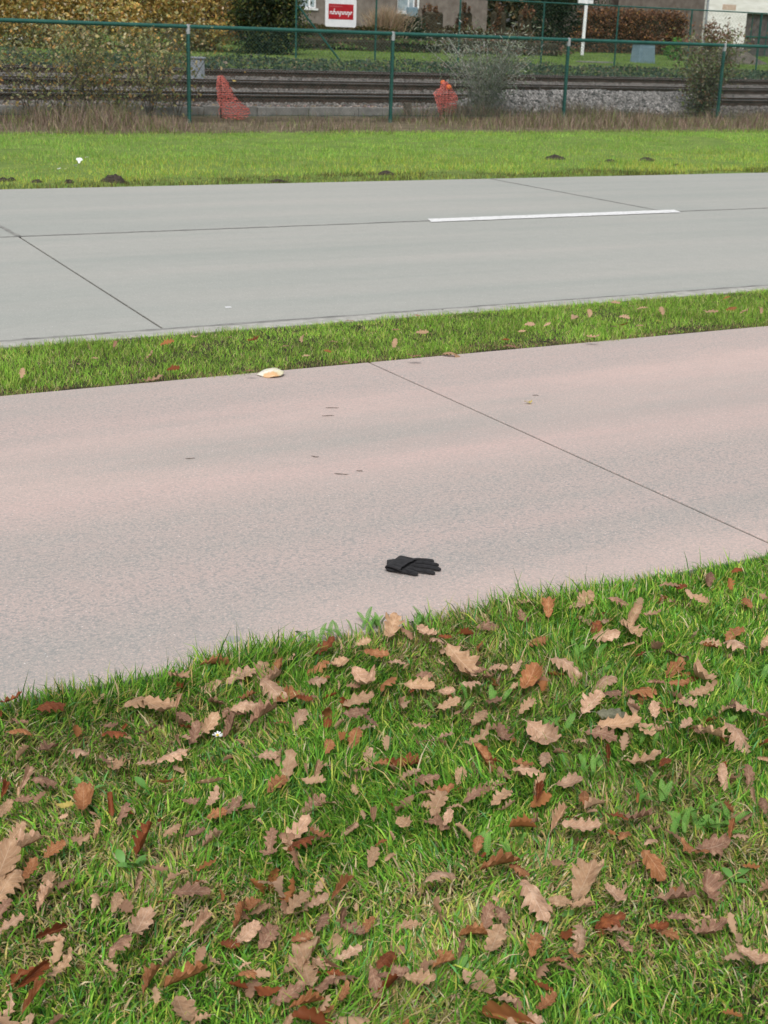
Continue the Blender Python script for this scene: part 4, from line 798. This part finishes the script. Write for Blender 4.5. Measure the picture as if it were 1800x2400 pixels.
# ------------------------------------------------------------------ fallen oak leaves
def leaf_material(name, c0, c1, vein):
    m, n, bs, o = newmat(name); uv = N(n, 'ShaderNodeUVMap').outputs[0]; s = N(n, 'ShaderNodeSeparateXYZ'); n.links.new(uv, s.inputs[0]); u, v = s.outputs[0], s.outputs[1]
    oi = N(n, 'ShaderNodeObjectInfo'); tc = N(n, 'ShaderNodeTexCoord').outputs['Object']; av = mth(n, 'ABSOLUTE', mth(n, 'SUBTRACT', v, .5))
    ad = N(n, 'ShaderNodeVectorMath'); ad.operation = 'ADD'; n.links.new(tc, ad.inputs[0]); n.links.new(oi.outputs['Location'], ad.inputs[1])
    f = noise(n, ad.outputs[0], 4.2, 6, .65); c = ramp(n, f, [(.36, tuple(x*.8 for x in c0)), (.52, c0), (.66, c1)])
    rib = mth(n, 'LESS_THAN', av, .016); sv = mth(n, 'SINE', mth(n, 'MULTIPLY', mth(n, 'SUBTRACT', u, mth(n, 'MULTIPLY', av, .55)), 44)); side = mth(n, 'MULTIPLY', mth(n, 'GREATER_THAN', sv, .86), .55)
    c = mix(n, mth(n, 'MULTIPLY', mth(n, 'MAXIMUM', rib, side), .55), c, vein)
    sp = noise(n, ad.outputs[0], 16, 3); c = mix(n, mth(n, 'MULTIPLY', mth(n, 'GREATER_THAN', sp, .66), .45), c, tuple(x*.4 for x in c0))
    hsv = N(n, 'ShaderNodeHueSaturation'); n.links.new(c, hsv.inputs['Color']); n.links.new(mth(n, 'ADD', mth(n, 'MULTIPLY', oi.outputs['Random'], .4), .8), hsv.inputs['Value']); c = hsv.outputs[0]
    n.links.new(c, bs.inputs['Base Color']); bs.inputs['Roughness'].default_value = .6; bs.inputs['Specular IOR Level'].default_value = .3
    bump(n, bs, mth(n, 'ADD', mth(n, 'MULTIPLY', mth(n, 'MAXIMUM', rib, side), -.6), f), .5, .01)
    t = N(n, 'ShaderNodeBsdfTranslucent'); n.links.new(c, t.inputs['Color']); mx = N(n, 'ShaderNodeMixShader'); mx.inputs[0].default_value = .15; n.links.new(bs.outputs[0], mx.inputs[1]); n.links.new(t.outputs[0], mx.inputs[2]); n.links.new(mx.outputs[0], o.inputs['Surface']); return m
LM = {'T': ('tan', leaf_material('leaf_tan', (.47, .285, .165), (.60, .40, .25), (.64, .46, .32))),
      'P': ('pale pinkish', leaf_material('leaf_pale', (.50, .305, .195), (.69, .465, .32), (.70, .52, .39))),
      'O': ('orange-brown', leaf_material('leaf_orange', (.34, .14, .055), (.48, .235, .11), (.54, .32, .18))),
      'R': ('dark rust', leaf_material('leaf_rust', (.20, .055, .018), (.33, .105, .035), (.36, .15, .07))),
      'M': ('mauve-brown', leaf_material('leaf_mauve', (.28, .15, .095), (.47, .285, .185), (.50, .35, .25))),
      'Y': ('yellowish', leaf_material('leaf_yellow', (.45, .36, .08), (.55, .44, .15), (.6, .5, .25))),
      'G': ('grey-green', leaf_material('leaf_greygreen', (.20, .20, .13), (.29, .28, .19), (.36, .34, .25)))}
def leaf_mesh(seed, form):
    rs = np.random.default_rng(seed); rows = 30; nl = rs.uniform(3.6, 5.0); wmax = rs.uniform(.28, .37); dp = rs.uniform(.44, .66); la = rs.uniform(.55, 1.15, (2, 8)); jit = rs.normal(0, .05, (2, 40)); ph = rs.uniform(-.25, .25, 2); across = [-1, -.62, -.25, 0, .25, .62, 1]; V = []; UV = []
    asym = 1+rs.normal(0, .08, 2); cur = rs.uniform(.7, 1.3); tw = rs.normal(0, .5); wv = rs.uniform(0, 6)
    for k in range(rows+1):
        t = k/rows; env = wmax*(math.sin(math.pi*t**.80)**.62)*(.55+.62*t)
        for a in across:
            s = 0 if a < 0 else 1; lp = nl*t+ph[s]*.6; lob = (1-dp)+dp*la[s][int(lp+1) % 8]*abs(math.sin(math.pi*lp))**.6+jit[s][k] if t < .97 else .7
            w_ = env*lob*asym[s]+.004; y = a*w_; x = t-.5+abs(a)**1.5*w_*.30*(lob-.3)*(1 if t < .9 else .3)
            z = .03*math.sin(9*x+wv)*abs(a)+.05*math.sin(4*x+wv*2)+.045*math.sin(2*math.pi*nl*t+a*2+wv)*abs(a)**2*lob
            if form == 0: z += .7*y*y*cur+.22*x*x*math.cos(wv)
            if form == 1: z += 2.4*y*y*cur+.62*x*x
            if form == 2: z += .16-2.1*y*y*cur-.6*x*x
            if form == 3: z += abs(y)*1.25*cur+.15*x*x; y *= .52
            if form == 4:
                R0 = .13/cur; an = y/R0; y = R0*math.sin(an); z += R0*(1-math.cos(an))
            if form == 5:
                an = tw*1.4*x; z0 = z+1.0*x*x*.6; y, z = y*math.cos(an)-0*z0, z0+y*math.sin(an)
            V.append((x, y, z)); UV.append((t, .5+.5*a*lob))
    m = len(across); T = []
    for k in range(rows):
        for j in range(m-1): i = k*m+j; T += [(i, i+1, i+m+1), (i, i+m+1, i+m)]
    b = len(V); z0 = V[3][2]      # stalk
    for j, (x, w_, dz) in enumerate(((-.49, .012, 0), (-.6, .010, .012), (-.70, .013, -.01))):
        for q in (-1, 1): V.append((x, q*w_*.5+.02*math.sin(3*(x+.5)), z0+dz)); UV.append((.01, .5))
    for j in range(2): i = b+2*j; T += [(i, i+1, i+3), (i, i+3, i+2)]
    me = np_mesh('oak_leaf', np.array(V), np.array(T), None, smooth=True); uvl = me.uv_layers.new(name='UVMap'); UV = np.array(UV, np.float32); uvl.data.foreach_set('uv', UV[np.array(T).ravel()].ravel()); me.materials.append(LM['T'][1]); return me
LMESH = {f: [leaf_mesh(100*f+i, f) for i in range(9)] for f in range(6)}
def Z(x0, y0, sc, txt): return [(x0+float(a)/sc, y0+float(b)/sc, float(c)/sc, float(d), e, int(f)) for a, b, c, d, e, f in (q.split(',') for q in txt.split())]
A_ = Z(0, 1500, 2.765, '75,405,130,20,R,1 330,440,170,10,R,2 120,590,160,0,O,0 130,530,100,0,M,0 305,690,120,60,M,0 150,735,80,40,T,3 505,715,150,-15,P,2 760,775,170,-20,T,1 690,775,90,0,M,0 940,760,110,10,P,0 1120,765,180,15,P,0 1160,265,160,-20,T,1 880,400,140,20,T,2 1030,460,260,-25,T,0 1180,510,120,-20,M,0 960,580,140,10,M,0 740,590,150,10,R,2 720,530,100,0,M,0 1350,550,140,60,T,1 1260,600,130,80,M,1 1180,630,100,-30,P,0 1500,560,150,60,M,3 1155,400,80,80,P,3 1400,370,130,-60,M,0 1560,240,180,20,P,0 1400,160,190,10,O,3 1600,360,120,10,O,1 1590,450,180,10,P,2 30,950,110,90,R,3 170,900,120,70,P,3 285,925,160,10,M,2 150,1030,120,0,M,0 255,1025,70,45,M,0 540,1020,150,110,O,1 425,1080,70,0,Y,0 800,1120,110,80,M,0 30,1090,110,60,T,1 1360,950,170,5,T,1 1380,1030,110,60,P,0 1235,1070,120,0,M,0 1500,1060,130,30,M,0 1405,1120,130,10,O,0 110,1230,110,40,T,0 640,1230,110,80,T,3 1115,1240,110,25,T,2 1270,1290,120,20,M,1 1380,1275,130,30,P,3 940,1290,150,55,R,3 350,1320,140,20,O,0 490,1300,170,0,T,0 160,1330,220,35,P,3 20,1360,110,0,P,0')
B_ = Z(600, 1400, 2.765, '445,330,140,20,R,1 780,365,160,0,O,1 1225,240,90,0,R,1 880,200,150,60,T,1 1100,230,150,-40,P,0 1170,290,110,-50,P,2 1500,180,140,0,M,0 700,290,90,10,T,0 910,430,110,0,P,0 400,440,150,20,O,2 530,410,110,30,T,1 440,500,90,40,O,0 190,390,120,20,P,0 30,470,130,60,T,0 140,480,110,60,O,1 110,540,130,30,P,3 110,600,180,-30,P,2 200,630,150,30,O,1 400,540,130,-10,P,2 310,660,110,10,R,1 700,560,170,-40,P,1 660,660,200,10,T,0 860,540,110,40,O,2 630,540,80,0,M,0 1060,570,190,0,T,0 1090,500,110,0,M,0 1330,430,200,-30,T,1 1380,480,100,-60,P,0 1450,500,90,0,M,1 1390,550,140,0,P,2 1300,350,110,0,P,0 1570,430,120,0,P,0 1230,610,110,10,P,1 1250,680,150,15,T,5 930,670,90,100,T,3 970,700,80,60,P,0 650,770,160,10,M,0 740,790,100,-30,M,0 690,830,150,0,P,0 280,780,110,40,P,0 50,790,180,35,M,3 170,810,90,0,O,0 1450,760,110,30,T,2 1530,640,130,-20,M,0 1070,820,120,0,T,5 1220,880,130,0,P,0 1110,900,100,0,P,0 1610,870,130,-60,M,0 1440,920,180,20,T,5 1480,1020,150,-40,O,0 1530,1070,110,0,R,0 640,890,110,60,O,2 560,920,70,80,O,1 470,970,90,80,O,0 80,1000,130,0,P,0 205,1090,170,80,T,5 140,1180,130,40,O,0 390,1130,100,80,T,3 460,1050,130,0,T,0 740,1000,120,100,P,0 850,920,80,80,T,0 690,1120,130,0,M,0 960,1080,230,0,R,1 830,1090,130,0,O,0 1000,1160,140,20,P,0 1100,1190,190,0,M,2 1330,1140,100,60,T,0 1550,1165,130,10,P,0 1210,1260,150,10,O,1 1110,1280,100,0,M,0 1400,1290,130,20,M,0 1590,1290,150,30,T,0 380,1330,150,30,M,0 460,1340,110,0,T,0 1180,1340,140,50,T,0 1290,1345,80,0,T,0')
C_ = Z(1200, 1300, 2.765, '235,370,110,80,O,1 75,390,100,-60,M,0 530,420,170,-20,P,0 550,480,90,50,R,0 480,290,120,30,T,0 420,320,110,0,P,0 690,290,140,0,M,0 830,300,60,80,T,0 910,380,120,0,T,1 790,400,150,40,T,0 770,490,160,-50,T,0 600,540,170,10,P,1 170,565,120,10,O,2 130,530,110,0,P,0 1080,210,110,10,R,0 1020,210,130,0,T,0 1285,150,90,70,M,0 1410,205,60,90,O,1 1460,80,80,10,R,0 1530,290,90,100,O,2 1220,310,90,-20,T,1 1440,500,150,35,O,0 1285,575,130,-10,T,0 1440,600,140,-50,P,2 1640,590,100,30,T,0 1060,620,150,-40,M,0 1060,720,160,30,O,0 820,630,90,10,R,1 350,740,200,-15,P,2 410,800,80,60,T,0 110,820,150,40,O,1 40,730,110,60,P,0 600,820,170,15,P,2 1230,800,160,-70,T,1 1240,880,180,10,T,5 1080,850,130,0,O,0 850,880,180,10,O,2 930,840,110,0,M,0 650,910,120,0,M,2 520,960,170,30,P,0 100,980,120,20,T,0 670,1030,240,0,G,2 700,1090,280,5,T,1 580,1140,190,-10,M,0 790,970,100,100,P,0 920,1010,90,80,P,0 1110,930,150,-30,P,0 1000,960,110,-60,O,0 1410,960,120,-60,M,0 1560,1050,200,-30,P,5 1280,1190,250,-10,T,1 1460,1160,170,-45,P,2 1130,1100,100,30,P,0 1210,1110,90,-20,M,0 215,1200,220,-40,P,1 870,1140,110,-60,T,0 730,1190,80,60,P,0 850,1330,240,10,T,1 990,1340,90,30,R,0 1640,1300,90,0,T,0 60,1350,150,-10,O,0 210,1330,110,60,P,0 620,1290,90,85,R,3')
D_ = Z(0, 1950, 2.765, '20,230,230,80,T,1 50,330,180,60,T,2 60,580,200,15,P,0 20,490,110,60,M,0 310,250,120,-60,T,0 200,280,130,80,O,1 310,430,150,60,P,3 110,230,120,0,M,0 330,620,190,25,R,3 400,840,160,45,T,5 210,960,180,50,R,3 220,1110,170,60,O,3 40,1150,150,60,P,0 900,620,220,80,P,1 780,740,150,55,M,2 640,340,80,0,M,0 1030,240,80,0,M,1 880,330,110,80,P,3 750,410,90,80,T,0 1150,290,130,50,T,0 1240,390,240,10,M,0 1300,590,170,50,P,3 1490,710,120,0,R,1 1600,650,160,40,P,0 1560,560,150,70,O,3 1620,500,130,40,O,0 1300,810,80,60,M,0 1210,920,260,25,O,3 990,940,150,60,O,3 1010,1010,80,-70,T,0 1180,1150,200,-55,T,1 1300,1210,130,20,T,0 1610,930,130,20,O,0')
E_ = Z(600, 1900, 2.765, '260,150,190,35,P,1 410,180,150,-15,O,1 290,225,180,15,R,2 100,200,110,80,M,0 80,260,90,0,M,0 610,80,120,20,P,0 760,265,100,60,T,0 970,100,120,-50,T,0 1140,40,120,0,M,0 1240,50,90,60,P,0 1440,200,90,60,O,2 1580,370,260,10,O,3 1190,450,200,20,P,2 560,490,170,40,O,3 270,600,160,30,T,0 400,580,140,20,P,0 40,610,150,25,T,0 80,770,150,60,M,0 430,740,110,60,M,0 560,680,100,80,M,3 630,770,160,-30,M,1 730,750,100,50,O,0 300,840,140,10,O,1 310,940,260,40,T,1 420,940,160,40,T,0 330,1050,200,-70,T,1 600,920,180,20,P,0 510,1030,110,0,R,0 840,990,150,40,R,2 560,1080,190,30,M,2 430,1130,160,20,M,0 210,1160,220,20,M,0 570,1180,100,60,O,0 330,1260,230,20,O,3 450,1240,110,30,O,0 200,1330,110,60,T,0 780,1110,150,-70,M,1 900,1080,200,10,M,1 1060,1100,200,0,T,1 990,700,150,0,T,0 1410,780,180,0,O,3 1550,860,190,60,T,5 1220,910,130,-30,O,0 1330,910,110,70,M,3 1500,690,140,60,M,0 1590,680,110,-60,M,0 1220,1020,160,25,O,3 1490,1070,150,-50,T,0 1600,1190,170,-30,P,0 980,1370,80,60,O,0 30,1060,80,0,T,0 10,750,80,0,P,0')
Fl = Z(1200, 1800, 2.765, '90,30,170,0,P,0 185,80,120,50,T,0 165,170,140,70,R,3 370,85,170,10,P,1 470,200,90,80,O,2 1360,45,130,80,P,1 1530,50,110,70,M,0 1400,240,90,-60,O,3 1630,250,90,90,M,2 1570,190,80,80,P,3 450,390,250,0,P,1 300,360,150,45,T,3 380,310,120,0,R,0 730,450,110,40,O,2 900,460,100,20,P,2 820,300,210,-10,M,1 690,330,130,0,R,0 1420,430,110,55,O,3 1480,445,90,0,P,2 1180,530,160,-30,O,0 1300,510,220,10,M,0 920,620,160,-50,O,0 1350,670,80,80,M,0 1550,620,90,0,O,0 50,660,130,-10,O,2 140,860,230,-55,P,2 470,770,240,50,T,1 440,920,180,0,T,1 300,890,140,0,T,0 670,820,150,-60,P,1 640,960,220,10,R,2 690,1050,180,0,M,0 740,1110,100,-40,M,0 430,1080,150,65,P,2 150,1140,130,60,O,0 280,1220,120,0,O,0 420,1230,110,0,O,0 1060,840,260,0,M,1 1270,800,160,90,M,1 950,1030,130,0,R,1 1010,1040,140,-20,O,0 1060,980,120,0,M,0 1270,1020,260,10,M,1 1150,960,90,0,T,0 1530,1240,160,-30,P,1 1620,1230,130,20,P,1 1440,1215,70,0,P,0 220,1530,150,30,O,1 130,1620,140,-10,P,0 30,1470,90,-60,M,0 1430,1560,60,0,O,0')
m1 = Z(0, 300, 1.8433, '97,1060,28,80,T,0 350,1022,25,0,P,0 408,995,22,0,T,0 500,935,30,60,M,0 648,990,30,20,T,0 750,1040,45,0,R,0 1097,918,45,0,R,1 720,928,50,0,O,0 840,905,25,0,P,0 990,905,25,0,P,0 1080,1050,30,0,M,0 1230,945,30,0,T,0 1305,910,25,60,T,0 1440,925,30,0,T,0 1415,965,25,0,O,0 1320,985,25,0,P,0 1490,1018,25,0,M,0 1510,835,30,0,O,0 660,1095,60,10,P,0')
m2 = Z(900, 300, 1.8433, '165,893,42,0,T,1 50,880,25,0,M,0 45,940,30,60,T,0 143,815,20,0,M,0 290,987,60,0,T,0 130,985,45,0,M,0 545,950,50,0,M,0 525,915,25,0,R,0 630,850,35,0,P,0 705,850,25,0,P,0 595,878,25,0,T,0 825,820,35,20,P,0 890,800,25,60,T,0 1040,818,35,0,P,0 1000,755,32,0,T,0 1070,770,25,0,P,0 1115,778,35,0,T,0 1200,793,30,70,T,0 1035,855,30,0,O,1 990,860,25,0,P,0 1105,855,25,0,T,0 900,908,45,0,T,1 1410,800,50,0,T,0 1500,783,35,0,O,0 1555,795,30,0,T,0 1625,790,30,60,T,0 1240,888,20,0,T,0 1185,835,20,0,Y,0 1480,735,25,0,O,0')
m3 = [(1238, 945, 14, 0, 'Y', 0)]
ALL = [(q, 'n') for q in A_+B_+C_+D_+E_+Fl]+[(q, 'm') for q in m1+m2]+[(q, 'p') for q in m3]
ALL.sort(key=lambda q: -q[0][2]*(1.0))
LEAFN = []; REST = []
FORM = {0: 'flat', 1: 'cupped', 2: 'arched', 3: 'folded', 4: 'rolled', 5: 'twisted'}
for k, ((px, py, ext, ang, col, form), where) in enumerate(ALL):
    zz = {'n': .034, 'm': .042, 'p': .004}[where]
    p = onz(px, py, zz); d = ray(px, py); dep = -d[2]/np.linalg.norm(d); kk = proj(p)[2][0]; ap = ext/FPX*kk
    a = math.radians(ang); gx, gy = math.cos(a), math.sin(a)/dep; ga = math.atan2(gy, gx)-YAW; fac = 1/math.hypot(gx, gy)          # shortening of a flat leaf in that direction
    L = min(.138, max(.036, ap/max(.66, fac)*(1.06 if where == 'n' else 1.35))); tilt = (1-fac)*.55
    if form == 0 and rng.random() < .35: form = int(rng.choice([1, 2, 4, 5]))
    me = LMESH[form][rng.integers(9)]
    z = (zz if where != 'n' else rng.uniform(.016, .038))+(.006 if form in (1, 3, 5) else .002)
    if where == 'm' and onz(px, py)[1] < PF+.03: where = 'p'; p = onz(px, py); z = .006
    face = Euler((0, 0, ga)).to_matrix()
    camtilt = Matrix.Rotation(rng.normal(.08, .12)+(.15 if form == 5 else 0), 3, Vector((R_[0], R_[1], 0)).normalized())   # most leaves lie against the blades, facing up and a little outward
    own = Euler((rng.normal(0, .30), -tilt*.7+rng.normal(0, .16), 0)).to_matrix()
    if where == 'p': camtilt = Matrix.Identity(3); own = Matrix.Identity(3)
    Mx = (camtilt@face@own).to_4x4(); Mx = Matrix.Translation((p[0], p[1], z))@Mx@Matrix.Diagonal((L, L, L, 1))
    (LEAFN if len(LEAFN) < 300 else REST).append((px, py, L, col, form, where, me, Mx))
ROWS = [(1400, 'at path edge'), (1560, 'in upper part'), (1720, 'above middle'), (1880, 'in middle'), (2040, 'below middle'), (2220, 'in lower part'), (9999, 'at bottom')]
COLS = [(225, 'far left'), (450, 'left'), (675, 'left of centre'), (900, 'centre left'), (1125, 'centre right'), (1350, 'right of centre'), (1575, 'right'), (9999, 'far right')]
ORD = ['leftmost', 'second from left', 'third from left', 'fourth from left', 'fifth from left', 'sixth from left', 'seventh from left', 'eighth from left']
groups = {}
for q in LEAFN:
    px, py, L, col, form, where, me, Mx = q; sz = 'small' if L < .065 else ('large' if L > .105 else 'mid-sized')
    cw = next(n_ for l, n_ in COLS if px < l)
    if where == 'n': lb = '%s %s %s leaf %s of near verge, %s' % (sz, FORM[form], LM[col][0], next(n_ for l, n_ in ROWS if py < l), cw.replace('left of centre', 'mid-left').replace('right of centre', 'mid-right'))
    elif where == 'm': lb = '%s %s leaf on the middle grass strip, %s' % (FORM[form], LM[col][0], cw)
    elif col == 'Y': lb = 'tiny yellow leaf alone on the pink path'
    else: lb = '%s dry leaf at the far edge of the pink path, %s' % (LM[col][0], cw)
    groups.setdefault(lb, []).append(q)
for lb, qs in groups.items():
    qs.sort(key=lambda q: q[0])
    for i, (px, py, L, col, form, where, me, Mx) in enumerate(qs):
        o = bpy.data.objects.new('oak_leaf', me); link(o); o.matrix_world = Mx; o.material_slots[0].link = 'OBJECT'; o.material_slots[0].material = LM[col][1]
        tag(o, lb if len(qs) == 1 else lb+', '+ORD[i], 'leaf', 'fallen leaves')
# the smallest leaves and the litter of torn pieces, as one scatter
Vs = []; Ts = []; Cs = []; b = 0
pc = {'T': (.54, .35, .22), 'P': (.60, .39, .26), 'O': (.38, .16, .06), 'R': (.26, .08, .03), 'M': (.38, .22, .14), 'Y': (.5, .4, .12), 'G': (.24, .23, .15)}
def addleaf(me, Mx, c):
    global b
    v = np.empty(len(me.vertices)*3, np.float32); me.vertices.foreach_get('co', v); v = v.reshape(-1, 3); Mn = np.array(Mx); Vs.append(v@Mn[:3, :3].T+Mn[:3, 3]); t = np.empty(len(me.loops), np.int32); me.loops.foreach_get('vertex_index', t); Ts.append(t.reshape(-1, 3)+b); b += len(v); Cs.append(np.tile(np.array(c)*rng.uniform(.8, 1.2), (len(v), 1)))
for px, py, L, col, form, where, me, Mx in REST: addleaf(me, Mx, pc[col])
cnt = 0
NEARP = [tuple(q[7].translation)[:2] for q in LEAFN if q[5] == 'n']
while cnt < 520:
    x, y = rng.uniform(-1.2, 4.8), rng.uniform(.6, PN-.05); s = rng.uniform(.018, .06)
    if cnt > 280: c_ = NEARP[rng.integers(len(NEARP))]; x, y = c_[0]+rng.normal(0, .07), min(PN-.04, c_[1]+rng.normal(0, .07))
    q = proj((x, y, 0)); inn = 0 < q[0][0] < 1800 and q[1][0] < 2400
    if inn and s > .07: continue
    if not inn: s *= 1.7
    cnt += 1; Mx = Matrix.Translation((x, y, rng.uniform(.006, .03)))@Euler((rng.normal(0, .5), rng.normal(0, .5), rng.uniform(0, 6.28))).to_matrix().to_4x4()@Matrix.Diagonal((s, s, s, 1)); f_ = int(rng.integers(6)); addleaf(LMESH[f_][rng.integers(9)], Mx, pc[random.choice('TPPTORMMMO')])
tag(np_obj('leaf_litter', np.concatenate(Vs), np.concatenate(Ts), M['leafcloud'], colors=np.concatenate(Cs), smooth=True), 'scattered small brown oak leaves and torn pieces sunk in the near grass', 'leaf litter', kind='stuff')
